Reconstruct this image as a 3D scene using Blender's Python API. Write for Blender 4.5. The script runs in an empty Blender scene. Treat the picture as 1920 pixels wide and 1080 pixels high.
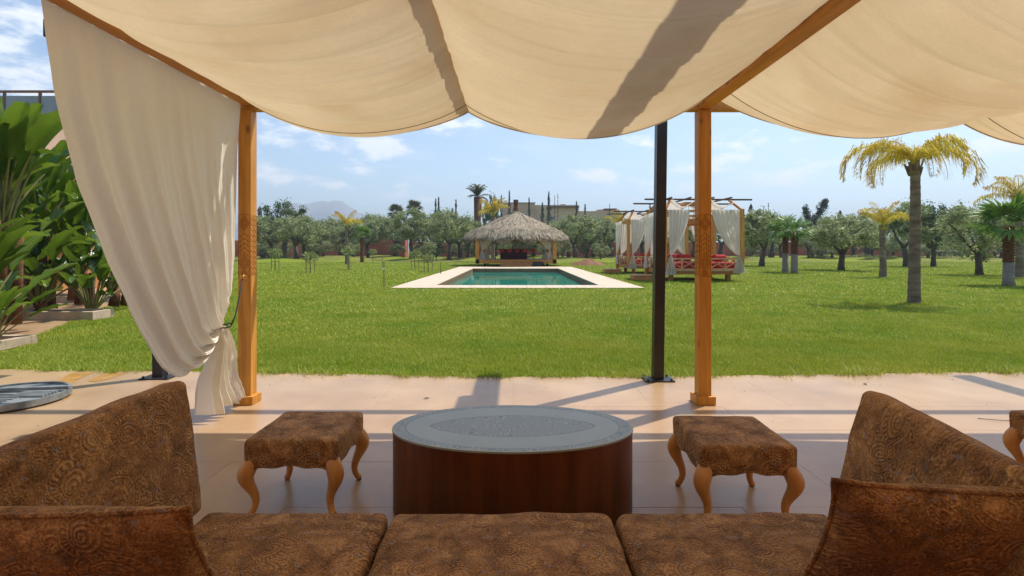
import bpy, math, random
import numpy as np
from mathutils import Vector, Matrix, noise as mnoise
R = math.radians
rng = np.random.default_rng(7); random.seed(7)
scn = bpy.context.scene
col = scn.collection

# ------------------------------------------------------------------ camera
cd = bpy.data.cameras.new("camera"); cam = bpy.data.objects.new("camera", cd); col.objects.link(cam)
cam.location = (0, 0, 1.35); cam.rotation_euler = (R(90), 0, 0)
cd.sensor_width = 36; cd.lens = 18.75; cd.shift_x = -3/1920; cd.shift_y = -71/1920
cd.clip_start = .05; cd.clip_end = 12000
scn.camera = cam
# ------------------------------------------------------------------ light
SUN = Vector((.8*.476, .6*.476, .88)).normalized()
sl = bpy.data.lights.new("sun", 'SUN'); sl.energy = 4.5; sl.angle = R(.53); sl.color = (1, .94, .85)
so = bpy.data.objects.new("sun", sl); col.objects.link(so); so.rotation_euler = SUN.to_track_quat('Z', 'Y').to_euler()
scn.view_settings.view_transform = 'Standard'; scn.view_settings.look = 'None'
scn.view_settings.exposure = .38; scn.view_settings.gamma = 1; scn.view_settings.use_curve_mapping = False

W = bpy.data.worlds.new("World"); scn.world = W; W.use_nodes = True
def world():
    nt = W.node_tree; N = nt.nodes; L = nt.links; N.clear()
    out = N.new('ShaderNodeOutputWorld'); bg = N.new('ShaderNodeBackground'); bg.inputs['Strength'].default_value = .15
    sky = N.new('ShaderNodeTexSky'); sky.sky_type = 'NISHITA'; sky.sun_disc = False
    sky.sun_elevation = R(61.6); sky.sun_rotation = R(53.1); sky.air_density = 1.0; sky.dust_density = .8; sky.ozone_density = 1.5
    tc = N.new('ShaderNodeTexCoord')
    def vm(op, a, b=None):
        n = N.new('ShaderNodeVectorMath'); n.operation = op
        L.new(a, n.inputs[0]) if not isinstance(a, tuple) else setattr(n.inputs[0], 'default_value', a)
        if b is not None:
            L.new(b, n.inputs[1]) if not isinstance(b, tuple) else setattr(n.inputs[1], 'default_value', b)
        return n
    def m(op, a, b=None, c=None, cl=False):
        n = N.new('ShaderNodeMath'); n.operation = op; n.use_clamp = cl
        for i, v in enumerate((a, b, c)):
            if v is None: continue
            if isinstance(v, (int, float)): n.inputs[i].default_value = v
            else: L.new(v, n.inputs[i])
        return n.outputs[0]
    d = vm('NORMALIZE', tc.outputs['Generated']).outputs[0]
    sep = N.new('ShaderNodeSeparateXYZ'); L.new(d, sep.inputs[0])
    zz = m('ADD', m('MAXIMUM', sep.outputs[2], 0), .10)
    comb = N.new('ShaderNodeCombineXYZ'); L.new(m('DIVIDE', sep.outputs[0], zz), comb.inputs[0]); L.new(m('DIVIDE', sep.outputs[1], zz), comb.inputs[1])
    nz = N.new('ShaderNodeTexNoise'); nz.inputs['Scale'].default_value = 2.3; nz.inputs['Detail'].default_value = 9; nz.inputs['Roughness'].default_value = .62
    L.new(comb.outputs[0], nz.inputs['Vector'])
    sc = vm('MULTIPLY', d, (1, 1, 2.6)).outputs[0]
    nf = N.new('ShaderNodeTexNoise'); nf.inputs['Scale'].default_value = 13; nf.inputs['Detail'].default_value = 8; nf.inputs['Roughness'].default_value = .6
    L.new(sc, nf.inputs['Vector'])
    mask = None
    for px, py, hw, hh, w in [(705,273,62,24,1),(562,246,70,30,.9),(855,230,60,30,1),(530,332,64,20,1),(627,347,30,11,.8),(1117,328,42,14,1),
                           (1372,275,75,26,.8),(1500,328,150,26,.85),(1330,317,62,20,.9),(1210,270,36,12,.8),(15,90,40,20,.7),(45,150,80,45,.9),
                           (820,376,90,20,.7),(1860,262,90,28,.8),(1250,350,120,14,.6),(690,322,40,10,.5),(40,20,90,40,.5)]:
        c = Vector(((px-963)/1000, 1, (469-py)/1000)); k = c.length; c.normalize()
        dd = vm('SUBTRACT', d, tuple(c)).outputs[0]
        e = vm('MULTIPLY', dd, (1000*k/hw, 1000*k/hw*.6, 1000*k/hh)).outputs[0]
        ln = vm('LENGTH', e).outputs['Value']
        v = m('MULTIPLY', m('SUBTRACT', 1.25, ln), w)
        mask = v if mask is None else m('MAXIMUM', mask, v)
    mask = m('MAXIMUM', mask, -.6)
    a = m('ADD', m('MULTIPLY', mask, .42), m('MULTIPLY', m('SUBTRACT', nf.outputs[0], .5), 2.3))
    mr = N.new('ShaderNodeMapRange'); mr.interpolation_type = 'SMOOTHSTEP'; L.new(a, mr.inputs[0]); mr.inputs[1].default_value = .02; mr.inputs[2].default_value = .52
    # thin veil of high cloud all over the sky
    mr2 = N.new('ShaderNodeMapRange'); mr2.interpolation_type = 'SMOOTHSTEP'; L.new(nz.outputs[0], mr2.inputs[0]); mr2.inputs[1].default_value = .45; mr2.inputs[2].default_value = .85; mr2.inputs[4].default_value = .30
    cl = m('MAXIMUM', m('MULTIPLY', mr.outputs[0], .85), mr2.outputs[0], cl=True)
    mix = N.new('ShaderNodeMixRGB'); L.new(cl, mix.inputs[0]); L.new(sky.outputs[0], mix.inputs[1]); mix.inputs[2].default_value = (6.6, 6.7, 6.9, 1)
    L.new(mix.outputs[0], bg.inputs[0]); L.new(bg.outputs[0], out.inputs[0])
world()

# ------------------------------------------------------------------ materials
def nodes(name):
    m = bpy.data.materials.new(name); m.use_nodes = True; nt = m.node_tree
    return m, nt, nt.nodes['Principled BSDF']
def rgba(c): return (c[0], c[1], c[2], 1)
def mat(name, c1, c2=None, scale=5, stretch=(1,1,1), rough=.7, bump=0, bscale=None, metal=0, detail=5, rnd=None, spec=.4, contrast=(.35,.65), world_pos=False, transl=0, knots=0):
    m, nt, p = nodes(name); N = nt.nodes; L = nt.links
    p.inputs['Roughness'].default_value = rough; p.inputs['Metallic'].default_value = metal; p.inputs['Specular IOR Level'].default_value = spec
    if world_pos: src = N.new('ShaderNodeNewGeometry').outputs['Position']
    else: src = N.new('ShaderNodeTexCoord').outputs['Object']
    mp = N.new('ShaderNodeMapping'); mp.inputs['Scale'].default_value = stretch; L.new(src, mp.inputs[0])
    nz = N.new('ShaderNodeTexNoise'); nz.inputs['Scale'].default_value = scale; nz.inputs['Detail'].default_value = detail; nz.inputs['Roughness'].default_value = .6
    L.new(mp.outputs[0], nz.inputs['Vector'])
    cr = N.new('ShaderNodeValToRGB'); e = cr.color_ramp.elements
    e[0].position, e[1].position = contrast; e[0].color = rgba(c1); e[1].color = rgba(c2 or c1)
    L.new(nz.outputs[0], cr.inputs[0]); cout = cr.outputs[0]
    if rnd:
        at = N.new('ShaderNodeAttribute'); at.attribute_name = 'rnd'
        mx = N.new('ShaderNodeMixRGB'); L.new(at.outputs['Fac'], mx.inputs[0]); L.new(cout, mx.inputs[1]); mx.inputs[2].default_value = rgba(rnd); cout = mx.outputs[0]
    if knots:
        v = N.new('ShaderNodeTexVoronoi'); v.inputs['Scale'].default_value = knots
        mp2 = N.new('ShaderNodeMapping'); L.new(src, mp2.inputs[0]); mp2.inputs['Scale'].default_value = tuple(.55 if s < 1 else 1 for s in stretch); L.new(mp2.outputs[0], v.inputs['Vector'])
        k = N.new('ShaderNodeMapRange'); L.new(v.outputs['Distance'], k.inputs[0]); k.inputs[1].default_value = .08; k.inputs[2].default_value = .17; k.inputs[3].default_value = .7; k.inputs[4].default_value = 0
        mx = N.new('ShaderNodeMixRGB'); L.new(k.outputs[0], mx.inputs[0]); L.new(cout, mx.inputs[1]); mx.inputs[2].default_value = rgba([x*.25 for x in c1]); cout = mx.outputs[0]
    L.new(cout, p.inputs['Base Color'])
    if bump:
        n2 = N.new('ShaderNodeTexNoise'); n2.inputs['Scale'].default_value = bscale or scale*3; n2.inputs['Detail'].default_value = 6
        L.new(mp.outputs[0], n2.inputs['Vector'])
        b = N.new('ShaderNodeBump'); b.inputs['Strength'].default_value = bump; b.inputs['Distance'].default_value = .02; L.new(n2.outputs[0], b.inputs['Height']); L.new(b.outputs[0], p.inputs['Normal'])
    if transl:
        t = N.new('ShaderNodeBsdfTranslucent'); L.new(cout, t.inputs[0]); ms = N.new('ShaderNodeMixShader'); ms.inputs[0].default_value = transl
        L.new(p.outputs[0], ms.inputs[1]); L.new(t.outputs[0], ms.inputs[2]); L.new(ms.outputs[0], N['Material Output'].inputs[0])
    return m

def velvet(name, dark, mid, light, flat='XY'):
    """embossed velvet: curled paisley drops with toothed fringes over a field of fine curls"""
    m, nt, p = nodes(name); N = nt.nodes; L = nt.links
    tc = N.new('ShaderNodeTexCoord')
    def mt(op, a, b=0.0, c=0.0, cl=False):
        n = N.new('ShaderNodeMath'); n.operation = op; n.use_clamp = cl
        for i, v in enumerate((a, b, c)):
            if isinstance(v, (int, float)): n.inputs[i].default_value = v
            else: L.new(v, n.inputs[i])
        return n.outputs[0]
    def noise(sc, det, vec, dist=0, rough=.6):
        n = N.new('ShaderNodeTexNoise'); n.inputs['Scale'].default_value = sc; n.inputs['Detail'].default_value = det; n.inputs['Distortion'].default_value = dist; n.inputs['Roughness'].default_value = rough
        L.new(vec, n.inputs['Vector']); return n
    def rg(v, a, b, c=0., d=1.):
        r = N.new('ShaderNodeMapRange'); r.interpolation_type = 'SMOOTHSTEP'; L.new(v, r.inputs[0]); r.inputs[1].default_value = a; r.inputs[2].default_value = b; r.inputs[3].default_value = c; r.inputs[4].default_value = d; return r.outputs[0]
    sp = N.new('ShaderNodeSeparateXYZ'); L.new(tc.outputs['Object'], sp.inputs[0]); cb = N.new('ShaderNodeCombineXYZ')
    # cloth coordinates: fold the depth axis in a little so sides are patterned too
    o = {'XY': (0, 1, 2), 'XZ': (0, 2, 1)}[flat]
    L.new(mt('ADD', sp.outputs[o[0]], mt('MULTIPLY', sp.outputs[o[2]], .45)), cb.inputs[0]); L.new(mt('ADD', sp.outputs[o[1]], mt('MULTIPLY', sp.outputs[o[2]], .8)), cb.inputs[1])
    nd = noise(5, 2, cb.outputs[0]); ad = N.new('ShaderNodeVectorMath'); ad.operation = 'MULTIPLY_ADD'; L.new(nd.outputs['Color'], ad.inputs[0]); ad.inputs[1].default_value = (.09, .09, 0); L.new(cb.outputs[0], ad.inputs[2]); uv = ad.outputs[0]
    def spiral(sc, K, arms, R_, teeth):
        v = N.new('ShaderNodeTexVoronoi'); v.voronoi_dimensions = '2D'; v.inputs['Scale'].default_value = sc; v.inputs['Randomness'].default_value = 1; L.new(uv, v.inputs['Vector'])
        df = N.new('ShaderNodeVectorMath'); df.operation = 'SUBTRACT'; L.new(uv, df.inputs[0]); L.new(v.outputs['Position'], df.inputs[1])
        s2 = N.new('ShaderNodeSeparateXYZ'); L.new(df.outputs[0], s2.inputs[0]); cs = N.new('ShaderNodeSeparateXYZ'); L.new(v.outputs['Color'], cs.inputs[0])
        ang = mt('ADD', mt('ARCTAN2', s2.outputs[1], s2.outputs[0]), mt('MULTIPLY', cs.outputs[0], 6.283))
        # drop shape: radius is stretched on one side of each motif
        r = mt('MULTIPLY', mt('SQRT', mt('ADD', mt('POWER', mt('ABSOLUTE', s2.outputs[0]), 2.0), mt('POWER', mt('ABSOLUTE', s2.outputs[1]), 2.0))), mt('MULTIPLY_ADD', mt('COSINE', ang), .28, 1.0))
        sp_ = mt('SINE', mt('ADD', mt('MULTIPLY', r, K), mt('MULTIPLY', ang, float(arms))))
        tt = mt('SINE', mt('MULTIPLY', ang, float(teeth)))
        band = mt('MULTIPLY', rg(r, R_*.58, R_*.62), rg(r, R_*.80, R_*.76)); ins = rg(r, R_, R_*.94)
        hh = mt('ADD', mt('MULTIPLY', tt, band), mt('MULTIPLY', sp_, mt('SUBTRACT', 1.0, band)))
        return hh, ins
    hb, ib = spiral(5.8, 500, 1, .074, 24); hs, is_ = spiral(14.5, 520, 2, .032, 12)
    curls = noise(30, 2, uv, 2.6, .5).outputs[0]; curl = mt('SINE', mt('MULTIPLY', curls, 62))
    sm = mt('ADD', mt('MULTIPLY', hs, is_), mt('MULTIPLY', curl, mt('SUBTRACT', 1.0, is_)))
    h = mt('ADD', mt('MULTIPLY', hb, ib), mt('MULTIPLY', sm, mt('SUBTRACT', 1.0, ib)))
    wear = rg(noise(7, 4, cb.outputs[0]).outputs[0], .40, .62, .12, 1.0); h = mt('MULTIPLY', h, wear)
    fine = noise(170, 5, tc.outputs['Object'], 0, .75).outputs[0]; blot = noise(11, 7, tc.outputs['Object'], .8, .72).outputs[0]
    val = mt('ADD', mt('ADD', mt('MULTIPLY', h, .062), mt('MULTIPLY', blot, .72)), mt('MULTIPLY', fine, .85))
    cr = N.new('ShaderNodeValToRGB'); cr.color_ramp.elements[0].position = .56; cr.color_ramp.elements[0].color = rgba(dark); cr.color_ramp.elements[1].position = .99; cr.color_ramp.elements[1].color = rgba(light)
    e = cr.color_ramp.elements.new(.77); e.color = rgba(mid); L.new(val, cr.inputs[0])
    wn = noise(30, 4, uv).outputs[0]; w = rg(wn, .60, .66, 0, .7)
    mx = N.new('ShaderNodeMixRGB'); L.new(w, mx.inputs[0]); L.new(cr.outputs[0], mx.inputs[1]); mx.inputs[2].default_value = (.27, .235, .25, 1)
    L.new(mx.outputs[0], p.inputs['Base Color']); p.inputs['Roughness'].default_value = .75; p.inputs['Specular IOR Level'].default_value = .25
    p.inputs['Sheen Weight'].default_value = .2; p.inputs['Sheen Tint'].default_value = (.9, .6, .35, 1); p.inputs['Sheen Roughness'].default_value = .4
    b = N.new('ShaderNodeBump'); b.inputs['Strength'].default_value = .8; b.inputs['Distance'].default_value = .0045
    L.new(mt('ADD', h, mt('MULTIPLY', fine, .8)), b.inputs['Height']); L.new(b.outputs[0], p.inputs['Normal'])
    return m

def cloth(name, c, c2, transl, fold=None, stain=None):
    m, nt, p = nodes(name); N = nt.nodes; L = nt.links
    tc = N.new('ShaderNodeTexCoord')
    n1 = N.new('ShaderNodeTexNoise'); n1.inputs['Scale'].default_value = 1.1; n1.inputs['Detail'].default_value = 4; L.new(tc.outputs['Object'], n1.inputs['Vector'])
    cr = N.new('ShaderNodeValToRGB'); e = cr.color_ramp.elements; e[0].position = .36; e[1].position = .62; e[0].color = rgba(c2); e[1].color = rgba(c); L.new(n1.outputs[0], cr.inputs[0])
    co = cr.outputs[0]
    fine = N.new('ShaderNodeTexNoise'); fine.inputs['Scale'].default_value = 90; fine.inputs['Detail'].default_value = 4
    mp = N.new('ShaderNodeMapping'); L.new(tc.outputs['Object'], mp.inputs[0]); mp.inputs['Scale'].default_value = (.25, 1, 1); L.new(mp.outputs[0], fine.inputs['Vector'])
    mx = N.new('ShaderNodeMixRGB'); mx.blend_type = 'MULTIPLY'; mx.inputs[0].default_value = 1
    r2 = N.new('ShaderNodeMapRange'); L.new(fine.outputs[0], r2.inputs[0]); r2.inputs[1].default_value = .3; r2.inputs[2].default_value = .7; r2.inputs[3].default_value = .94; r2.inputs[4].default_value = 1
    cc = N.new('ShaderNodeCombineXYZ'); [L.new(r2.outputs[0], cc.inputs[i]) for i in range(3)]
    L.new(co, mx.inputs[1]); L.new(cc.outputs[0], mx.inputs[2]); co = mx.outputs[0]
    if stain:
        n3 = N.new('ShaderNodeTexNoise'); n3.inputs['Scale'].default_value = .8; n3.inputs['Detail'].default_value = 6; n3.inputs['Distortion'].default_value = .6
        mp3 = N.new('ShaderNodeMapping'); L.new(tc.outputs['Object'], mp3.inputs[0]); mp3.inputs['Location'].default_value = (3.1, 1.7, 0); L.new(mp3.outputs[0], n3.inputs['Vector'])
        r3 = N.new('ShaderNodeMapRange'); r3.interpolation_type = 'SMOOTHSTEP'; L.new(n3.outputs[0], r3.inputs[0]); r3.inputs[1].default_value = .54; r3.inputs[2].default_value = .72; r3.inputs[4].default_value = .45
        m3 = N.new('ShaderNodeMixRGB'); L.new(r3.outputs[0], m3.inputs[0]); L.new(co, m3.inputs[1]); m3.inputs[2].default_value = rgba(stain); co = m3.outputs[0]
    L.new(co, p.inputs['Base Color']); p.inputs['Roughness'].default_value = .9; p.inputs['Specular IOR Level'].default_value = .1
    b = N.new('ShaderNodeBump'); b.inputs['Strength'].default_value = .4; b.inputs['Distance'].default_value = .02
    n4 = N.new('ShaderNodeTexNoise'); n4.inputs['Scale'].default_value = 7; n4.inputs['Detail'].default_value = 6; mp4 = N.new('ShaderNodeMapping'); L.new(tc.outputs['Object'], mp4.inputs[0]); mp4.inputs['Scale'].default_value = fold or (.3, 2.5, 1)
    L.new(mp4.outputs[0], n4.inputs['Vector']); L.new(n4.outputs[0], b.inputs['Height']); L.new(b.outputs[0], p.inputs['Normal'])
    t = N.new('ShaderNodeBsdfTranslucent'); L.new(co, t.inputs[0]); L.new(b.outputs[0], t.inputs['Normal']); ms = N.new('ShaderNodeMixShader'); ms.inputs[0].default_value = transl
    L.new(p.outputs[0], ms.inputs[1]); L.new(t.outputs[0], ms.inputs[2]); L.new(ms.outputs[0], N['Material Output'].inputs[0])
    return m

M = {}
M['stone'] = mat('sandstone', (.335,.207,.114), (.50,.338,.190), 1.1, rough=.30, bump=.05, bscale=30, world_pos=True, detail=9, spec=.4, contrast=(.3,.7))
M['grout'] = mat('grout', (.38,.26,.17), (.46,.32,.21), 9, rough=.9)
M['coping'] = mat('pool_stone', (.54,.42,.30), (.64,.51,.38), 2.5, rough=.7, bump=.1, world_pos=True)
M['kerb'] = mat('kerb_stone', (.40,.30,.20), (.52,.40,.28), 4, rough=.8, bump=.1)
M['post'] = mat('orange_pine', (.46,.185,.026), (.63,.305,.052), 3.2, (6,6,.5), rough=.5, bump=.15, knots=6)
M['beam'] = mat('orange_pine_beam', (.48,.19,.03), (.63,.29,.055), 3.2, (6,.5,6), rough=.5, bump=.12, knots=5)
M['beamx'] = mat('orange_pine_crossbeam', (.48,.20,.035), (.62,.30,.06), 3.2, (.5,6,6), rough=.45, bump=.05)
M['carve'] = mat('carved_groove', (.27,.095,.016), (.34,.13,.026), 8, rough=.6)
M['carve_l'] = mat('carved_dots', (.24,.085,.016), (.34,.13,.03), 8, rough=.6)
M['steel'] = mat('black_steel', (.012,.013,.015), (.02,.021,.024), 3, rough=.38, bump=.03, spec=.5)
M['bolt'] = mat('bolt_steel', (.05,.05,.055), rough=.3, metal=.8)
M['canvas'] = cloth('cream_canvas', (.76,.61,.375), (.68,.53,.31), .37, (.25,2.2,1), (.52,.34,.16))
M['curtain'] = cloth('ivory_curtain', (.90,.85,.74), (.86,.80,.69), .30, (1,2.5,.25))
M['white_cloth'] = cloth('white_voile', (.86,.81,.73), (.78,.73,.66), .35, (3,3,.3))
M['seam'] = mat('seam_thread', (.30,.22,.13), rough=.9)
VC = ((.045,.017,.005), (.28,.128,.042), (.64,.37,.155))
M['velvet'] = velvet('brown_paisley_velvet', *VC)
M['velvet_up'] = velvet('brown_paisley_velvet_cushion', *VC, flat='XZ')
M['leg'] = mat('honey_wood', (.50,.22,.06), (.64,.31,.10), 5, (3,3,.6), rough=.35)
M['rubber'] = mat('dark_foot', (.02,.015,.012), rough=.6)
M['mahog'] = mat('red_brown_veneer', (.085,.020,.006), (.18,.048,.013), 3.0, (4,4,.35), rough=.35, bump=.02)
M['dark'] = mat('dark_trim', (.02,.012,.008), rough=.6)
M['cord'] = mat('dark_cord', (.03,.03,.035), rough=.8)
M['brass'] = mat('brass', (.7,.42,.12), rough=.3, metal=1)
M['tray'] = mat('weathered_zinc', (.16,.18,.18), (.30,.32,.31), 9, rough=.55, metal=.3, bump=.1)
M['daywood'] = mat('daybed_wood', (.42,.17,.045), (.56,.26,.08), 2.5, rough=.6, bump=.08)
M['railwood'] = mat('rail_wood', (.46,.25,.12), (.58,.34,.18), 3, rough=.6)
M['darkpole'] = mat('dark_pole', (.09,.045,.03), (.15,.08,.05), 3, rough=.7)
M['red'] = mat('red_fabric', (.34,.014,.012), (.46,.024,.02), 5, rough=.85, bump=.2)
M['maroon'] = mat('maroon_fabric', (.03,.008,.008), (.07,.010,.010), 5, rough=.85)
M['redwall'] = mat('terracotta_render', (.36,.105,.065), (.46,.15,.095), .5, rough=.9, bump=.1, world_pos=True)
M['villa'] = mat('pink_beige_render', (.46,.32,.235), (.54,.39,.29), .3, rough=.9, world_pos=True)
M['villa2'] = mat('beige_render', (.50,.38,.26), (.57,.44,.31), .3, rough=.9, world_pos=True)
M['orange'] = mat('ochre_render', (.42,.17,.05), (.52,.23,.08), .8, rough=.9, world_pos=True)
M['glass'] = mat('window_glass', (.05,.07,.09), rough=.08, spec=.8)
M['railglass'] = mat('rail_panel', (.20,.24,.28), (.26,.30,.34), 1, rough=.2)
M['bronze'] = mat('brown_metal', (.16,.09,.06), rough=.5)
M['whitewash'] = mat('lime_washed_trunk', (.20,.17,.14), (.30,.26,.22), 5, (1,1,3), rough=.9, bump=.4)
M['fibre'] = mat('palm_fibre', (.09,.035,.02), (.20,.085,.04), 10, (1,1,2), rough=.95, bump=.8, bscale=20)
M['palmtrunk'] = mat('grey_palm_trunk', (.11,.080,.055), (.26,.20,.145), 2.6, (1,1,3.2), rough=.9, bump=.5)
M['bark'] = mat('olive_bark', (.06,.045,.032), (.14,.11,.08), 6, (2,2,.6), rough=.95, bump=.7)
M['olive'] = mat('olive_leaves', (.11,.165,.04), (.19,.25,.08), .9, rough=.5, rnd=(.50,.52,.27), transl=.35)
M['olive_d'] = mat('dark_leaves', (.05,.085,.025), (.11,.155,.05), .9, rough=.6, rnd=(.20,.25,.11), transl=.25)
M['cypress'] = mat('cypress_leaves', (.02,.035,.018), (.045,.065,.032), 2, rough=.7, rnd=(.07,.09,.05))
M['shrub'] = mat('fresh_leaves', (.12,.17,.04), (.20,.26,.07), 2, rough=.6, rnd=(.34,.38,.16), transl=.3)
M['yellow'] = mat('yellow_frond', (.55,.44,.04), (.70,.66,.08), 1.6, rough=.5, rnd=(.60,.34,.06), transl=.5)
M['fan'] = mat('fan_frond', (.06,.14,.02), (.12,.23,.035), 2, rough=.5, rnd=(.20,.32,.06), transl=.3)
M['date'] = mat('date_frond', (.06,.08,.03), (.13,.15,.06), 2, rough=.6, rnd=(.22,.22,.10), transl=.15)
M['thatch'] = mat('straw', (.08,.058,.035), (.34,.27,.17), 3.2, rough=.95, rnd=(.50,.42,.31))
M['thatch_u'] = mat('straw_under', (.10,.075,.05), (.16,.12,.08), 6, rough=1)
M['soil'] = mat('red_soil', (.16,.075,.04), (.24,.12,.065), 3, rough=1, bump=.6)
M['lamp'] = mat('white_lamp', (.8,.78,.72), rough=.5)
M['wood_stake'] = mat('grey_stake', (.20,.15,.10), (.30,.24,.17), 5, rough=.9)
M['pooltile'] = mat('pool_wall', (.15,.075,.035), (.24,.125,.06), 2, rough=.5)

def leafmat():
    m, nt, p = nodes('paddle_leaf'); N = nt.nodes; L = nt.links
    tc = N.new('ShaderNodeTexCoord'); oi = N.new('ShaderNodeObjectInfo')
    w = N.new('ShaderNodeTexWave'); w.bands_direction = 'Y'; w.inputs['Scale'].default_value = 7; w.inputs['Distortion'].default_value = 1.5; L.new(tc.outputs['Object'], w.inputs['Vector'])
    cr = N.new('ShaderNodeValToRGB'); cr.color_ramp.elements[0].color = (.022,.070,.009,1); cr.color_ramp.elements[1].color = (.19,.28,.035,1)
    nz = N.new('ShaderNodeTexNoise'); nz.inputs['Scale'].default_value = 3; L.new(tc.outputs['Object'], nz.inputs['Vector'])
    a = N.new('ShaderNodeMath'); a.operation = 'MULTIPLY_ADD'; L.new(nz.outputs[0], a.inputs[0]); a.inputs[1].default_value = .5
    b2 = N.new('ShaderNodeMath'); b2.operation = 'MULTIPLY_ADD'; L.new(oi.outputs['Random'], b2.inputs[0]); b2.inputs[1].default_value = .75; b2.inputs[2].default_value = -.27
    L.new(b2.outputs[0], a.inputs[2]); L.new(a.outputs[0], cr.inputs[0])
    L.new(cr.outputs[0], p.inputs['Base Color']); p.inputs['Roughness'].default_value = .28; p.inputs['Specular IOR Level'].default_value = .6
    b = N.new('ShaderNodeBump'); b.inputs['Strength'].default_value = .3; b.inputs['Distance'].default_value = .01; L.new(w.outputs[0], b.inputs['Height']); L.new(b.outputs[0], p.inputs['Normal'])
    t = N.new('ShaderNodeBsdfTranslucent'); mx = N.new('ShaderNodeMixRGB'); mx.blend_type='ADD'; mx.inputs[0].default_value=.6; L.new(cr.outputs[0], mx.inputs[1]); mx.inputs[2].default_value=(.10,.14,0,1); L.new(mx.outputs[0], t.inputs[0])
    ms = N.new('ShaderNodeMixShader'); ms.inputs[0].default_value = .35
    L.new(p.outputs[0], ms.inputs[1]); L.new(t.outputs[0], ms.inputs[2]); L.new(ms.outputs[0], N['Material Output'].inputs[0])
    return m
M['leaf'] = leafmat()
M['petiole'] = mat('leaf_stalk', (.14,.17,.04), (.25,.20,.08), 4, rough=.5)

def groundmat():
    m, nt, p = nodes('ground_turf'); N = nt.nodes; L = nt.links
    g = N.new('ShaderNodeNewGeometry').outputs['Position']
    def noise(s, d=5, mp=None):
        n = N.new('ShaderNodeTexNoise'); n.inputs['Scale'].default_value = s; n.inputs['Detail'].default_value = d; n.inputs['Roughness'].default_value = .65; L.new(g, n.inputs['Vector']); return n.outputs[0]
    def ramp(v, a, b, c1, c2):
        r = N.new('ShaderNodeValToRGB'); e = r.color_ramp.elements; e[0].position=a; e[1].position=b; e[0].color=rgba(c1); e[1].color=rgba(c2); L.new(v, r.inputs[0]); return r.outputs[0]
    lawn = ramp(noise(.35, 8), .35, .65, (.13,.19,.010), (.23,.245,.018))
    fine = ramp(noise(9, 8), .35, .7, (.12,.18,.010), (.22,.26,.02))
    mx = N.new('ShaderNodeMixRGB'); mx.inputs[0].default_value = .5; L.new(lawn, mx.inputs[1]); L.new(fine, mx.inputs[2])
    soil = ramp(noise(.8, 8), .35, .65, (.15,.085,.05), (.13,.16,.03))
    sep = N.new('ShaderNodeSeparateXYZ'); L.new(g, sep.inputs[0])
    ad = N.new('ShaderNodeMath'); ad.operation='MULTIPLY_ADD'; L.new(noise(.12, 5), ad.inputs[0]); ad.inputs[1].default_value=30; L.new(sep.outputs[1], ad.inputs[2])
    mr = N.new('ShaderNodeMapRange'); L.new(ad.outputs[0], mr.inputs[0]); mr.inputs[1].default_value=66; mr.inputs[2].default_value=72
    pn = N.new('ShaderNodeMapRange'); L.new(noise(.16,6), pn.inputs[0]); pn.inputs[1].default_value=.44; pn.inputs[2].default_value=.60
    mu = N.new('ShaderNodeMath'); mu.operation='MULTIPLY'; L.new(mr.outputs[0], mu.inputs[0]); L.new(pn.outputs[0], mu.inputs[1])
    m2 = N.new('ShaderNodeMixRGB'); L.new(mu.outputs[0], m2.inputs[0]); L.new(mx.outputs[0], m2.inputs[1]); L.new(soil, m2.inputs[2])
    L.new(m2.outputs[0], p.inputs['Base Color']); p.inputs['Roughness'].default_value = .9; p.inputs['Specular IOR Level'].default_value=.1
    b = N.new('ShaderNodeBump'); b.inputs['Strength'].default_value=.8; b.inputs['Distance'].default_value=.05; L.new(noise(14,8), b.inputs['Height']); L.new(b.outputs[0], p.inputs['Normal'])
    return m
M['ground'] = groundmat()
def grassmat():
    m, nt, p = nodes('grass_blades'); N = nt.nodes; L = nt.links
    g = N.new('ShaderNodeNewGeometry').outputs['Position']
    n = N.new('ShaderNodeTexNoise'); n.inputs['Scale'].default_value=.75; n.inputs['Detail'].default_value=9; n.inputs['Roughness'].default_value=.65; L.new(g, n.inputs['Vector'])
    cr = N.new('ShaderNodeValToRGB'); e = cr.color_ramp.elements; e[0].position=.38; e[1].position=.64; e[0].color=(.19,.285,.022,1); e[1].color=(.44,.41,.06,1); L.new(n.outputs[0], cr.inputs[0])
    at = N.new('ShaderNodeAttribute'); at.attribute_name='rnd'
    c2 = N.new('ShaderNodeValToRGB'); f=c2.color_ramp.elements; f[0].color=(.07,.15,.010,1); f[1].color=(.60,.52,.26,1); f[1].position=1; k=c2.color_ramp.elements.new(.5); k.color=(.27,.38,.016,1); k=c2.color_ramp.elements.new(.88); k.color=(.46,.50,.07,1)
    L.new(at.outputs['Fac'], c2.inputs[0]); mx=N.new('ShaderNodeMixRGB'); mx.inputs[0].default_value=.5; L.new(cr.outputs[0], mx.inputs[1]); L.new(c2.outputs[0], mx.inputs[2])
    L.new(mx.outputs[0], p.inputs['Base Color']); p.inputs['Roughness'].default_value=.5; p.inputs['Specular IOR Level'].default_value=.25
    t=N.new('ShaderNodeBsdfTranslucent'); L.new(mx.outputs[0], t.inputs[0]); ms=N.new('ShaderNodeMixShader'); ms.inputs[0].default_value=.35
    L.new(p.outputs[0], ms.inputs[1]); L.new(t.outputs[0], ms.inputs[2]); L.new(ms.outputs[0], N['Material Output'].inputs[0])
    return m
M['grass'] = grassmat()
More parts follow.
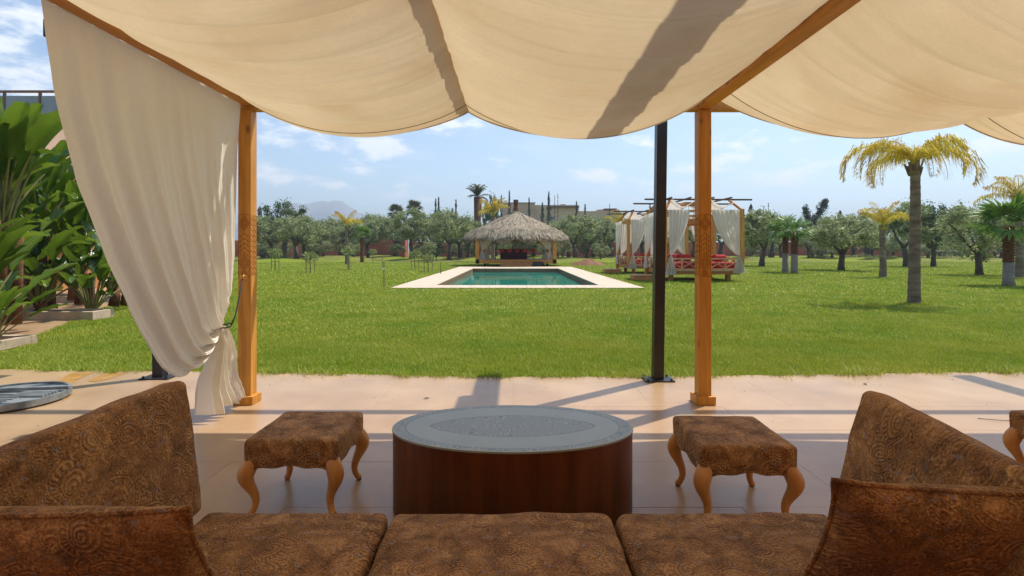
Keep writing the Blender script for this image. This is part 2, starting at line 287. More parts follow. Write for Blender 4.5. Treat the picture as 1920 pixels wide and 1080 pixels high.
def watermat():
    m, nt, p = nodes('pool_water'); N = nt.nodes; L = nt.links
    g = N.new('ShaderNodeNewGeometry').outputs['Position']
    n = N.new('ShaderNodeTexNoise'); n.inputs['Scale'].default_value=.25; L.new(g, n.inputs['Vector'])
    cr = N.new('ShaderNodeValToRGB'); e=cr.color_ramp.elements; e[0].color=(.010,.20,.14,1); e[1].color=(.03,.33,.24,1); e[0].position=.35; e[1].position=.65; L.new(n.outputs[0], cr.inputs[0]); L.new(cr.outputs[0], p.inputs['Base Color'])
    p.inputs['Roughness'].default_value=.03; p.inputs['IOR'].default_value=1.33
    mp=N.new('ShaderNodeMapping'); mp.inputs['Scale'].default_value=(1,.6,1); L.new(g, mp.inputs[0])
    n2=N.new('ShaderNodeTexNoise'); n2.inputs['Scale'].default_value=2.2; n2.inputs['Detail'].default_value=4; L.new(mp.outputs[0], n2.inputs['Vector'])
    b=N.new('ShaderNodeBump'); b.inputs['Strength'].default_value=.3; b.inputs['Distance'].default_value=.02; L.new(n2.outputs[0], b.inputs['Height']); L.new(b.outputs[0], p.inputs['Normal'])
    return m
M['water'] = watermat()
def tablemat():
    m, nt, p = nodes('engraved_tin'); N = nt.nodes; L = nt.links
    tc = N.new('ShaderNodeTexCoord'); sep=N.new('ShaderNodeSeparateXYZ'); L.new(tc.outputs['Object'], sep.inputs[0])
    def mth(op,a,b=0.0,c=0.0,cl=False):
        n=N.new('ShaderNodeMath'); n.operation=op; n.use_clamp=cl
        for i,v in enumerate((a,b,c)):
            if isinstance(v,(int,float)): n.inputs[i].default_value=v
            else: L.new(v,n.inputs[i])
        return n.outputs[0]
    x=sep.outputs[0]; y=sep.outputs[1]
    r=mth('SQRT', mth('ADD', mth('POWER', mth('ABSOLUTE', mth('DIVIDE',x,.635)),2.0), mth('POWER', mth('ABSOLUTE',mth('DIVIDE',y,.37)),2.0)))
    rim=mth('MULTIPLY', mth('GREATER_THAN', r, .875), mth('LESS_THAN', r, .975))
    # pointed oval medallion (intersection of two arcs)
    q=mth('ADD', mth('POWER', mth('ABSOLUTE', mth('DIVIDE',x,.43)),1.9), mth('POWER', mth('ABSOLUTE', mth('DIVIDE',y,.17)), 1.5))
    med=mth('LESS_THAN', q, 1.0)
    v=N.new('ShaderNodeTexVoronoi'); v.inputs['Scale'].default_value=17; L.new(tc.outputs['Object'], v.inputs['Vector'])
    ring=mth('SINE', mth('MULTIPLY', v.outputs['Distance'], 38))
    ang=mth('ARCTAN2', mth('DIVIDE',y,.37), mth('DIVIDE',x,.635))
    v7=N.new('ShaderNodeTexVoronoi'); v7.inputs['Scale'].default_value=21; L.new(tc.outputs['Object'], v7.inputs['Vector'])
    sc=mth('SINE', mth('ADD', mth('MULTIPLY', v7.outputs['Distance'], 26), mth('MULTIPLY', ang, 1.0)))
    line_e=mth('LESS_THAN', mth('ABSOLUTE', mth('SUBTRACT', r, .88)), .006)
    line_m=mth('LESS_THAN', mth('ABSOLUTE', mth('SUBTRACT', q, 1.0)), .03)
    inner=mth('GREATER_THAN', ring, .1)
    h=mth('ADD', mth('MULTIPLY', med, inner), mth('MULTIPLY', rim, mth('GREATER_THAN', sc, .1)))
    h=mth('MAXIMUM', mth('MAXIMUM', h, line_e), line_m, cl=True)
    cr=N.new('ShaderNodeMixRGB'); L.new(mth('MULTIPLY',h,.75), cr.inputs[0])
    nz=N.new('ShaderNodeTexNoise'); nz.inputs['Scale'].default_value=5; nz.inputs['Detail'].default_value=6; L.new(tc.outputs['Object'], nz.inputs['Vector'])
    c0=N.new('ShaderNodeValToRGB'); c0.color_ramp.elements[0].color=(.29,.315,.275,1); c0.color_ramp.elements[1].color=(.40,.415,.365,1); L.new(nz.outputs[0], c0.inputs[0])
    L.new(c0.outputs[0], cr.inputs[1]); cr.inputs[2].default_value=(.15,.17,.17,1)
    L.new(cr.outputs[0], p.inputs['Base Color']); p.inputs['Metallic'].default_value=.25; p.inputs['Roughness'].default_value=.40
    b=N.new('ShaderNodeBump'); b.inputs['Strength'].default_value=.5; b.inputs['Distance'].default_value=.002; b.invert=True; L.new(h,b.inputs['Height']); L.new(b.outputs[0],p.inputs['Normal'])
    return m
M['tin'] = tablemat()

# ------------------------------------------------------------------ helpers
def tag(o, label=None, cat=None, group=None, kind=None):
    if label: o['label'] = label
    if cat: o['category'] = cat
    if group: o['group'] = group
    if kind: o['kind'] = kind
    return o
def thing(name, label, cat, loc=(0,0,0), rz=0, group=None, scale=None):
    o = bpy.data.objects.new(name, None); col.objects.link(o); o.location = loc; o.rotation_euler = (0,0,rz); o.empty_display_size = .2
    if scale: o.scale = scale
    return tag(o, label, cat, group)
def link(name, me, parent=None, loc=None, rot=None, scale=None):
    o = bpy.data.objects.new(name, me); col.objects.link(o)
    if parent: o.parent = parent
    if loc is not None: o.location = loc
    if rot is not None: o.rotation_euler = rot
    if scale is not None: o.scale = scale
    return o
def npmesh(name, V, F, m, rnd=None, smooth=False):
    me = bpy.data.meshes.new(name); V = np.asarray(V, dtype=np.float32); F = np.asarray(F, dtype=np.int32); k = F.shape[1]
    me.vertices.add(len(V)); me.vertices.foreach_set('co', V.ravel())
    me.loops.add(F.size); me.loops.foreach_set('vertex_index', F.ravel())
    me.polygons.add(len(F)); me.polygons.foreach_set('loop_start', np.arange(0, F.size, k, dtype=np.int32))
    me.update(calc_edges=True)
    me.polygons.foreach_set('use_smooth', np.full(len(F), smooth))
    if rnd is not None:
        a = me.attributes.new('rnd', 'FLOAT', 'FACE'); a.data.foreach_set('value', np.asarray(rnd, dtype=np.float32))
    me.materials.append(m); return me
class MB:
    def __init__(s): s.v = []; s.f = []
    def box(s, c, d, rot=None):
        i = len(s.v)
        for z in (-1,1):
            for x, y in ((-1,-1),(1,-1),(1,1),(-1,1)):
                p = Vector((x*d[0]/2, y*d[1]/2, z*d[2]/2))
                if rot: p = rot @ p
                s.v.append(tuple(p + Vector(c)))
        s.f += [(i,i+3,i+2,i+1),(i+4,i+5,i+6,i+7),(i,i+1,i+5,i+4),(i+1,i+2,i+6,i+5),(i+2,i+3,i+7,i+6),(i+3,i,i+4,i+7)]
        return s
    def bx(s, x0,x1,y0,y1,z0,z1): return s.box(((x0+x1)/2,(y0+y1)/2,(z0+z1)/2),(x1-x0,y1-y0,z1-z0))
    def bar(s, a, b, w, h, up=(0,0,1)):
        a = Vector(a); b = Vector(b); d = (b-a); L = d.length; d.normalize(); u = Vector(up)
        if abs(d.dot(u)) > .98: u = Vector((0,1,0))
        x = d.cross(u).normalized(); z = x.cross(d)
        return s.box((a+b)/2, (w, L, h), Matrix((x, d, z)).transposed())
    def tube(s, pts, rad, n=8, sq=(1,1), cap=True):
        pts = [Vector(p) for p in pts]; base = len(s.v); m_ = len(pts)
        d0 = (pts[1]-pts[0]).normalized(); ref = Vector((1,0,0)) if abs(d0.x) < .9 else Vector((0,1,0))
        for i, p in enumerate(pts):
            d = (pts[min(i+1,m_-1)]-pts[max(i-1,0)]).normalized()
            x = (ref - d*ref.dot(d)).normalized(); y = d.cross(x); ref = x
            r = rad[i] if hasattr(rad,'__len__') else rad
            for k in range(n):
                a = 2*math.pi*(k+.5)/n; s.v.append(tuple(p + x*math.cos(a)*r*sq[0] + y*math.sin(a)*r*sq[1]))
        for i in range(m_-1):
            for k in range(n):
                a = base+i*n+k; b = base+i*n+(k+1)%n; s.f.append((a,b,b+n,a+n))
        if cap: s.f.append(tuple(base+k for k in range(n))[::-1]); s.f.append(tuple(base+(m_-1)*n+k for k in range(n)))
        return s
    def mesh(s, name, m, smooth=False):
        me = bpy.data.meshes.new(name); me.from_pydata(s.v, [], s.f); me.update(); me.materials.append(m)
        if smooth: me.polygons.foreach_set('use_smooth', [True]*len(me.polygons))
        return me
    def build(s, name, m, parent=None, smooth=False, bevel=0, **k):
        o = link(name, s.mesh(name, m, smooth), parent, **k)
        if bevel:
            b = o.modifiers.new('bevel','BEVEL'); b.width = bevel; b.segments = 2; b.limit_method = 'ANGLE'
        return o
def grid_mesh(name, P, m, smooth=True, closed_u=False):
    P = np.asarray(P); a, b = P.shape[:2]; V = P.reshape(-1,3); idx = np.arange(a*b).reshape(a,b)
    F = np.stack([idx[:-1,:-1],idx[1:,:-1],idx[1:,1:],idx[:-1,1:]],-1).reshape(-1,4)
    if closed_u:
        G = np.stack([idx[-1,:-1],idx[0,:-1],idx[0,1:],idx[-1,1:]],-1).reshape(-1,4); F = np.vstack([F,G])
    return npmesh(name, V, F, m, smooth=smooth)
def copy_tree(o, parent=None):
    c = o.copy(); col.objects.link(c); c.parent = parent
    for ch in list(o.children): copy_tree(ch, c)
    return c
def at(px, py, z=0.0):
    Y = (1.35-z)*1000/(py-469); return Vector(((px-963)*Y/1000, Y, z))
def leafcards(centers, length, width, spread_dir=None, seed=0, shape='diamond', outward=None, up=.0):
    r = np.random.default_rng(seed); n = len(centers)
    d = r.normal(size=(n,3))
    if outward is not None: d = d*.75 + outward
    d[:,2] += up
    d /= np.linalg.norm(d, axis=1)[:,None]+1e-9
    q = r.normal(size=(n,3)); w = np.cross(d, q); w /= np.linalg.norm(w, axis=1)[:,None]+1e-9
    L = length*r.uniform(.6,1.3,n)[:,None]; Wd = width*r.uniform(.7,1.3,n)[:,None]
    a = centers - d*L/2; b = centers + w*Wd/2; c = centers + d*L/2; e = centers - w*Wd/2
    V = np.stack([a,b,c,e],1).reshape(-1,3); F = np.arange(4*n).reshape(n,4)
    return V, F, r.random(n)**1.5

# ------------------------------------------------------------------ ground
LE = [(-30,6.2),(-5.8,6.03),(-2.85,5.895),(-.5,5.67),(1.3,5.67),(3.1,5.77),(5.5,5.92),(30,6.4)]
def yedge(x): return np.interp(x, [a for a,_ in LE], [b for _,b in LE])
PX0, PX1, PY0, PY1 = -2.93, 3.22, 20.1, 38.5          # pool opening
OX0, OX1, OY0, OY1 = -4.32, 4.60, 18.7, 42.5          # paving round it
def gz(x, y):
    b = np.clip((y-58)/14, 0, 1)*np.clip((130-y)/30, 0, 1)
    return -.006 + b*(.35*(np.sin(x*.23+1.3)*.5+.5) + .22*np.sin(x*.61+y*.3))
def ground():
    xs = sorted(set([-3000,-600,-200,-120]+[round(v,2) for v in np.arange(-90,91,2.0)]+[120,200,600,3000,PX0,PX1]))
    ys = sorted(set([-200,-40,-5,0,6,12,16]+[round(v,2) for v in np.arange(44,140,2.0)]+[PY0,PY1,160,300,800,1500,4000]))
    X, Y = np.meshgrid(xs, ys, indexing='ij'); Z = gz(X, Y)
    V = np.stack([X,Y,Z],-1).reshape(-1,3); F = []
    ny = len(ys)
    for i in range(len(xs)-1):
        for j in range(ny-1):
            if PX0 <= xs[i] < PX1 and PY0 <= ys[j] < PY1: continue
            F.append((i*ny+j,(i+1)*ny+j,(i+1)*ny+j+1,i*ny+j+1))
    tag(link('ground', npmesh('ground', V, F, M['ground'], smooth=True)), kind='structure')
ground()

# terrace of sandstone slabs
terr = MB().bx(-9.5, 12, -2.6, 5.6, -.10, -.003).build('terrace', M['grout']); tag(terr, kind='structure')
def terrace():
    TX, TY, g = 1.2, .6, .0008
    b = MB().bx(g, TX-g, g, TY-g, -.012, 0); tile = b.mesh('tile', M['stone'])
    y = -2.6; row = 0
    while y < 5.0:
        off = (row % 2)*TX/2
        for i in range(-8, 10):
            x = i*TX + off
            if y+TY > 5.1: break
            o = link('tile', tile, terr, (x, y, random.uniform(-.0008,.0008)))
        y += TY; row += 1
        if y+TY > 5.1: break
    # the last row runs out to the wavy edge of the grass
    off = (row % 2)*TX/2
    for i in range(-8, 10):
        x = i*TX+off; v = []; n = 4
        xs = [x+g+(TX-2*g)*k/n for k in range(n+1)]
        m = MB()
        for z in (-.012, 0):
            for X in xs: m.v.append((X, y+g, z))
            for X in xs: m.v.append((X, float(yedge(X))+.02, z))
        N1 = n+1
        for k in range(n): m.f.append((2*N1+k,2*N1+k+1,3*N1+k+1,3*N1+k))
        m.f += [(0,n,2*N1+n,2*N1),(n,N1+n,3*N1+n,2*N1+n),(N1,0,2*N1,3*N1)]
        m.build('tile', M['stone'], terr)
terrace()

# wet rusty streaks run-off on the slabs at left (thin film)
for pts in ([(95,727),(130,700),(178,697),(150,709),(120,728)],[(165,714),(195,700),(240,698),(205,710),(180,716)],[(100,748),(138,738),(120,750)]):
    V = [tuple(at(a,b,.0035)) for a,b in pts]; m = MB(); m.v = V; m.f = [tuple(range(len(V)))]
    if 'rust' not in M: M['rust'] = mat('rusty_wet_stain', (.40,.20,.05), (.50,.28,.09), 6, rough=.3)
    tag(m.build('stain', M['rust']), kind='structure')

# ------------------------------------------------------------------ pool
def pool():
    b = MB()
    b.bx(OX0, PX0, OY0, OY1, -.01, .03); b.bx(PX1, OX1, OY0, OY1, -.01, .03)
    b.bx(PX0, PX1, OY0, PY0, -.01, .03); b.bx(PX0, PX1, PY1, OY1, -.01, .03)
    ps = MB(); [ps.bx(*q, -.012, .012) for q in ((OX0,PX0-.01,OY0,OY1),(PX1+.01,OX1,OY0,OY1),(PX0-.01,PX1+.01,OY0,PY0-.01),(PX0-.01,PX1+.01,PY1+.01,OY1))]
    par = ps.build('pool_surround', M['grout']); tag(par, kind='structure')
    def slabs(x0,x1,y0,y1,nx,ny):
        dx,dy=(x1-x0)/nx,(y1-y0)/ny; me=MB().bx(.006,dx-.006,.006,dy-.006,.0125,.032).mesh('slab', M['coping'])
        for i in range(nx):
            for j in range(ny): link('slab', me, par, (x0+i*dx, y0+j*dy, random.uniform(-.001,.001)))
    slabs(OX0,PX0,OY0,OY1,1,34); slabs(PX1,OX1,OY0,OY1,1,34); slabs(PX0,PX1,OY0,PY0,9,2); slabs(PX0,PX1,PY1,OY1,9,3)
    b = MB(); t = .2
    b.bx(PX0-t, PX0-.002, PY0-t, PY1+t, -1.6, -.012); b.bx(PX1+.002, PX1+t, PY0-t, PY1+t, -1.6, -.012)
    b.bx(PX0, PX1, PY0-t, PY0-.002, -1.6, -.012); b.bx(PX0, PX1, PY1+.002, PY1+t, -1.6, -.012); b.bx(PX0, PX1, PY0, PY1, -1.7, -1.6)
    tag(b.build('pool_basin', M['pooltile']), kind='structure')
    n = MB(); n.v = [(PX0,PY0,-.25),(PX1,PY0,-.25),(PX1,PY1,-.25),(PX0,PY1,-.25)]; n.f = [(0,1,2,3)]
    tag(n.build('pool_water', M['water']), kind='structure')
pool()
# side path and planter kerbs at left
def side():
    m = MB(); P = [(-7.0,7.35),(-8.05,9.5),(-8.95,11.3),(-10.1,13.6),(-13.5,19.5),(-30,19.5),(-30,7.35)]
    m.v = [(x,y,.004) for x,y in P]+[(x,y,-.06) for x,y in P]; n = len(P)
    m.f = [tuple(range(n))]+[(i+n,(i+1)%n+n,(i+1)%n,i) for i in range(n)]
    tag(m.build('garden_path', M['stone']), kind='structure')
    def planter(x0,x1,y0,y1,h,label):
        t = thing('planter', label, 'planter', ((x0+x1)/2, y0, 0)); cx = (x0+x1)/2
        w = .1
        for a,b_,c,d in ((x0,x1,y0,y0+w),(x0,x1,y1-w,y1),(x0,x0+w,y0+w,y1-w),(x1-w,x1,y0+w,y1-w)):
            MB().bx(a-cx,b_-cx,c-y0,d-y0,0,h).build('kerb', M['kerb'], t, bevel=.006)
        MB().bx(x0+w-cx,x1-w-cx,w,y1-y0-w,.0,h-.05).build('soil', M['soil'], t)
    planter(-12.5,-8.05,10.2,10.75,.17,'long low sandstone planter beneath the clump of paddle leaved plants')
    planter(-10.6,-6.87,7.12,7.7,.13,'nearest low sandstone planter at the very left edge of the lawn')
    planter(-14.5,-10.6,13.6,14.6,.17,'farthest low sandstone planter by the bend of the side path')
side()

# ------------------------------------------------------------------ lawn
def inside_lawn(x, y):
    ok = y > yedge(x) + rng.normal(0, .035, len(x)) - .03 + .03*np.sin(x*3.1)+.025*np.sin(x*7.7+1)+.02*np.sin(x*17.3)
    line = np.where(y > 7.35, -7.0-(y-7.35)*.502, -6.72)
    ok &= ~((x < line) & (y > 6.6))
    ok &= ~((x > OX0) & (x < OX1) & (y > OY0) & (y < OY1))
    return ok
def lawn():
    Vs, Fs, Rs = [], [], []; base = 0
    zones = [(5.6,8.0,7400,.026,.0040),(8.0,11.5,3000,.030,.0068),(11.5,17,1000,.040,.012),(17,28,300,.04,.022),(28,44,90,.04,.04),(44,62,40,.04,.05)]
    for y0,y1,dens,h,w in zones:
        hw = 1.02*y1 + .6
        n = int(dens*(y1-y0)*2*hw); x = rng.uniform(-hw,hw,n); y = rng.uniform(y0,y1,n)
        k = (np.abs(x) < y*1.0+.5) & inside_lawn(x,y); x = x[k]; y = y[k]; n = len(x)
        patch = np.sin(x*2.1+np.sin(y*1.7)*2)*np.sin(y*1.3+np.sin(x*.9)*2)
        patch2 = np.sin(x*7.3+np.sin(y*5.1)*1.5)*np.sin(y*6.7+np.sin(x*4.3)*1.7)
        H = h*rng.uniform(.45,1.2,n)*(1+.7*np.exp(-(y-yedge(x))/.06))*(1+.22*patch+.25*patch2)
        la = rng.uniform(0,2*np.pi,n); a = la+np.pi/2+rng.normal(0,.45,n); lean = H*rng.uniform(.3,2.4,n)
        ww = w*rng.uniform(.6,1.3,n)
        z0 = np.full(n,-.012)
        p0 = np.stack([x-np.cos(a)*ww, y-np.sin(a)*ww, z0],1); p1 = np.stack([x+np.cos(a)*ww, y+np.sin(a)*ww, z0],1)
        p2 = np.stack([x+np.cos(la)*lean, y+np.sin(la)*lean, z0+.02+H],1)
        Vs.append(np.stack([p0,p1,p2],1).reshape(-1,3)); Fs.append(np.arange(3*n).reshape(n,3)+base); base += 3*n
        Rs.append(np.clip(rng.random(n)*.9+.05*patch+.05*(rng.random(n)<.05)*3,0,1))
    me = npmesh('lawn_grass', np.vstack(Vs), np.vstack(Fs), M['grass'], np.concatenate(Rs))
    tag(link('lawn_grass', me), 'short bright green lawn grass between terrace and pool', 'grass', kind='stuff')
lawn()

# ------------------------------------------------------------------ far setting
def hills():
    xs = np.linspace(-2600, 900, 140); P = []
    for row,(yy,f) in enumerate([(2500,0),(2600,.7),(2700,1),(3000,.6)]):
        h = 205*np.exp(-((xs+940)/300)**2) + 120*np.exp(-((xs+1330)/330)**2)+ 70*np.exp(-((xs+350)/500)**2)+ 60*np.exp(-((xs+2100)/500)**2)
        h = h + 9*np.sin(xs*.02)+6*np.sin(xs*.051+2)+3*np.sin(xs*.13)
        P.append(np.stack([xs, np.full_like(xs,yy)+20*np.sin(xs*.03), h*f-1],1))
    m = mat('mountain_rock', (.20,.18,.17), (.27,.25,.23), .01, rough=1, world_pos=True)
    tag(link('hills', grid_mesh('hills', np.array(P), m)), kind='structure')
hills()
def walls():
    t = thing('boundary_wall', 'long terracotta garden wall behind the olive trees', 'wall', (0,98,0))
    MB().bx(-75,-19.5,0,.4,-.3,3.05).build('wall_panel', M['redwall'], t)
    MB().bx(-19.4,95,1.5,1.9,-.3,2.75).build('wall_panel', M['redwall'], t)
    MB().bx(-75,-19.5,-.08,.48,3.051,3.16).build('coping', M['kerb'], t)
    MB().bx(-19.4,95,1.42,1.98,2.751,2.85).build('coping', M['kerb'], t)
    g = thing('gatehouse', 'small terracotta gatehouse with a narrow dark window', 'outbuilding', (-22,95.2,0))
    MB().bx(-3.2,2.6,0,3,-.3,3.4).build('wall', M['redwall'], g); MB().bx(-3.3,2.7,-.1,3.1,3.401,3.5).build('roof', M['kerb'], g)
    MB().bx(1.4,1.9,-.03,-.002,1.6,2.9).build('window', M['glass'], g)
    kw = [(490,'nearest the left timber post'),(540,'left of the broad leaning olive'),(591,'right of the broad leaning olive'),(632,'by the dark crowned olive trunk'),(672,'behind the low fan palm'),(1148,'behind the olive left of the farther daybed'),(1542,'left of the forked olive'),(1610,'right of the forked olive'),(1697,'left of the big palm trunk'),(1776,'right of the big palm trunk')]
    for i,(px,_) in enumerate(kw):
        x = (px-963)*97.8/1000; y0 = 97.75 if x < -19.5 else 99.3
        l = thing('wall_lamp', 'tiny white lamp on the far wall, '+_, 'lamp', (x*y0/97.8, y0, 1.35), 0, 'white lamps along the far garden wall')
        MB().tube([(0,0,0),(0,-.03,.22),(0,-.03,.45)],[.12,.2,.28],8).build('shade', M['lamp'], l)
        MB().bx(-.1,.1,0,.24,.1,.3).build('bracket', M['lamp'], l)
walls()
def villa():
    Y = 128; s = Y/1000
    t = thing('villa', 'long pinkish beige villa with flat roof behind the thatched pavilion', 'house', (0,Y,0))
    def X(px): return (px-963)*s
    def Z(py): return 1.35+(469-py)*s
    MB().bx(X(942),X(1003),0,12,0,Z(381)).build('wall', M['villa'], t)
    MB().bx(X(1003)+.01,X(1086),.6,12,0,Z(384)).build('wall', M['villa2'], t)
    MB().bx(X(1086)+.01,X(1166),1.4,12,0,Z(395)).build('wall', M['villa2'], t)
    MB().bx(X(1030),X(1086),-.3,.59,Z(389),Z(386.5)).build('pergola_beam', M['bronze'], t)
    MB().bx(X(942),X(1003)+.2,-.15,.0-.01,Z(381),Z(379.6)).build('parapet', M['bronze'], t)
    MB().bx(X(1053),X(1063),3,6,Z(384)+.01,Z(381)).build('roof_box', M['redwall'], t)
    MB().bx(X(1125),X(1166),3,10,Z(395)+.01,Z(391)).build('roof_box', M['villa'], t)
    MB().bx(X(1136),X(1160),2,6,Z(391)+.01,Z(389.5)).build('roof_box', M['bronze'], t)
    for px,py in ((1036,409),(1060,411),(985,405)):
        w = MB().bx(X(px-4),X(px+4),.50 if px>1003 else -.1,.58 if px>1003 else -.02,Z(py+3.5),Z(py-4)).build('window', M['lamp'], t)
        MB().bx(X(px-3.4),X(px+3.4),.44 if px>1003 else -.16,.49 if px>1003 else -.11,Z(py+3),Z(py-3.4)).build('pane', M['glass'], w)
villa()
def left_house():
    t = thing('garden_house', 'ochre house with roof terrace rail behind the paddle leaved plants', 'house', (-17,17.5,0))
    MB().bx(-12,2.2,0,8,0,4.2).build('wall', M['orange'], t)
    MB().bx(-12,1.2,.4,8,4.2,5.6).build('wall', M['villa'], t)
    MB().bx(-12,2.4,-.9,-.01,3.35,3.5).build('ledge', M['villa'], t)
    MB().bx(-12,2.0,-1.6,-.02,3.0,3.12).build('awning_board', M['bronze'], t)
    for k in range(6):
        MB().bar((-2.4+k*.85,-1.6,2.95),(-2.4+k*.85,-.02,3.3),.12,.14).build('rafter', M['beam'], t)
    for k in range(3):
        MB().bar((-2.0+k*1.9,-1.55,0),(-2.0+k*1.9,-1.55,3.0),.14,.14).build('post', M['post'], t)
    w = MB().bx(-1.6,.2,-.06,-.005,.3,2.5).build('window', M['bronze'], t); MB().bx(-1.45,.05,-.09,-.065,.4,2.4).build('pane', M['glass'], w)
    # glass rail that steps down to the right
    for k in range(6):
        x = -5+k*1.2; z = 5.6
        MB().bx(x,x+.07,.45,.52,z,z+1.05).build('rail_post', M['bronze'], t)
        MB().bx(x+.08,x+1.18,.47,.50,z+.1,z+.95).build('rail_panel', M['railglass'], t)
    MB().bx(-5,2.2,.44,.53,6.66,6.73).build('handrail', M['bronze'], t)
left_house()
hw_ = thing('house_wall', 'terracotta house wall behind the seating terrace', 'wall', (0,-2.7,0))
MB().bx(-9,12,-.3,0,0,3.9).build('wall', M['redwall'], hw_)

def haze():
    m = bpy.data.materials.new('haze_air'); m.use_nodes = True; nt = m.node_tree; nt.nodes.clear()
    o = nt.nodes.new('ShaderNodeOutputMaterial'); v = nt.nodes.new('ShaderNodeVolumePrincipled'); v.inputs['Color'].default_value = (.72,.86,1,1); v.inputs['Density'].default_value = .00052; v.inputs['Anisotropy'].default_value = .3
    nt.links.new(v.outputs[0], o.inputs['Volume'])
    tag(MB().bx(-3600,3600,-320,4300,-3,260).build('haze', m), kind='stuff')
haze()
# ------------------------------------------------------------------ trees
def olive_meshes(seed, h=5.6, w=2.3, nclump=72, per=105, split=3, leaf=(.26,.095), gap=.25, low=.30):
    r = np.random.default_rng(seed); b = MB()
    fork = h*.30; lean = r.uniform(-.25,.25,2)
    b.tube([(0,0,-.3),(lean[0]*.2,lean[1]*.2,fork*.4),(lean[0],lean[1],fork)],[.30,.21,.19],9)
    ends = []
    for k in range(split):
        a = 2*math.pi*k/split + r.uniform(-.4,.4); rr = w*r.uniform(.35,.6); zz = h*r.uniform(.55,.72)
        p1 = (lean[0]+math.cos(a)*rr*.5, lean[1]+math.sin(a)*rr*.5, fork+(zz-fork)*.45); p2 = (math.cos(a)*rr, math.sin(a)*rr, zz)
        b.tube([(lean[0],lean[1],fork-.05),p1,p2],[.15,.10,.05],6); ends.append(p2)
        for q in range(3):
            a2 = a+r.uniform(-.8,.8); b.tube([p2,(p2[0]+math.cos(a2)*w*.25,p2[1]+math.sin(a2)*w*.25,p2[2]+h*r.uniform(.05,.16))],[.045,.015],5)
    C = []
    while len(C) < nclump:
        p = r.uniform(-1,1,3); q = np.linalg.norm(p)
        if q > 1 or q < .35: continue
        ctr = np.array([p[0]*w, p[1]*w, h*(low+.5*(1-low)) + p[2]*h*(.5*(1-low))*.92])
        if mnoise.noise(Vector(ctr*.55)+Vector((seed,0,0))) < -gap: continue
        C.append(ctr)
    C = np.array(C); rad = r.uniform(.28,.62,len(C))*w/2.3
    rep = np.repeat(np.arange(len(C)), per); off = r.normal(size=(len(rep),3)); off /= np.linalg.norm(off,axis=1)[:,None]; off *= (r.random(len(rep))**.45)[:,None]
    P = C[rep] + off*rad[rep][:,None]*np.array([1,1,.85])
    # sprigs poking out at the top
    tp = P[P[:,2] > h*.8]
    ex = tp[r.integers(0,len(tp),240)] + np.stack([r.normal(0,.15,240), r.normal(0,.15,240), r.uniform(.1,.5,240)],1) if len(tp) else tp
    P = np.vstack([P, ex]); o = np.zeros_like(P); o[:len(rep)] = off
    V,F,rn = leafcards(P, leaf[0], leaf[1], seed=seed, outward=o, up=.3)
    return b, V, F, rn
def tree_proto(seed, leafm='olive', **k):
    b,V,F,rn = olive_meshes(seed, **k)
    return (b.mesh('trunk', M['bark'], True), npmesh('crown', V, F, M[leafm], rn))
TP = {'a':tree_proto(1),'b':tree_proto(2,w=2.6,split=3),'c':tree_proto(3,h=5.4,w=2.2,split=2,gap=.15),'d':tree_proto(4,w=2.5,split=4,gap=.1),
      'e':tree_proto(5,'olive_d',h=5.6,w=2.2,nclump=52,gap=.05,per=110), 's':tree_proto(6,'olive',h=5.6,w=2.6,nclump=60,low=.2,split=4,gap=.1)}
TH = {'a':5.6,'b':5.6,'c':5.4,'d':5.6,'e':5.6,'s':5.6}; TW={'a':2.3,'b':2.6,'c':2.2,'d':2.5,'e':2.2,'s':2.6}
def place_tree(kind, px, base_py, top_py, halfw_px, label, name='olive_tree', cat='tree', group='olive trees along the far side of the lawn', Y=None, rz=None):
    p = at(px, base_py) if Y is None else Vector(((px-963)*Y/1000, Y, 0))
    Y = p.y; H = 1.35+(469-top_py)*Y/1000; w = halfw_px*Y/1000
    z = float(gz(np.array(p.x), np.array(p.y)))
    t = thing(name, label, cat, (p.x,p.y,z), rz if rz is not None else random.uniform(0,6.28), group, (w/TW[kind]*1.16, w/TW[kind]*1.16, (H-z)/TH[kind]/1.02))
    a, b = TP[kind]; link('trunk', a, t); link('crown', b, t); return t
OL = [
 ('d',505,488,404,36,'grey green olive tree nearest the left timber post, trunk hidden by leaves'),
 ('b',556,488,403,42,'broad olive tree with thick leaning trunk behind the two leftmost saplings'),
 ('a',627,482,405,34,'dark crowned olive tree just left of the small yellow palm'),
 ('d',711,482,401,38,'dense olive tree with short trunk beside the low fan palm'),
 ('c',772,487,391,34,'tall upright olive tree in front of the gatehouse'),
 ('b',842,489,392,40,'wide two stemmed olive tree left of the thatched pavilion'),
 ('a',1079,487,398,37,'olive tree with slim dark trunk just right of the thatched pavilion'),
 ('d',1146,483,402,34,'olive tree behind the left end of the farther daybed'),
 ('b',1205,485,405,40,'olive tree seen between the two canopied daybeds'),
 ('a',1300,487,402,42,'olive tree seen through the open curtains of the nearer daybed'),
 ('c',1428,499,392,42,'tall olive tree with thick trunk just right of the nearer daybed'),
 ('b',1577,507,402,56,'spreading olive tree with forked trunk between twin fan palms and yellow palm'),
 ('c',1700,500,378,44,'tall loose crowned olive tree partly behind the big palm trunk, on its left'),
 ('e',1750,500,383,36,'tall dark tree emerging right of the big palm trunk'),
 ('s',1836,516,376,58,'multi stemmed olive tree with low branching limbs at the right')]
for k,px,by,ty,hw,lb in OL: place_tree(k,px,by,ty,hw,lb)
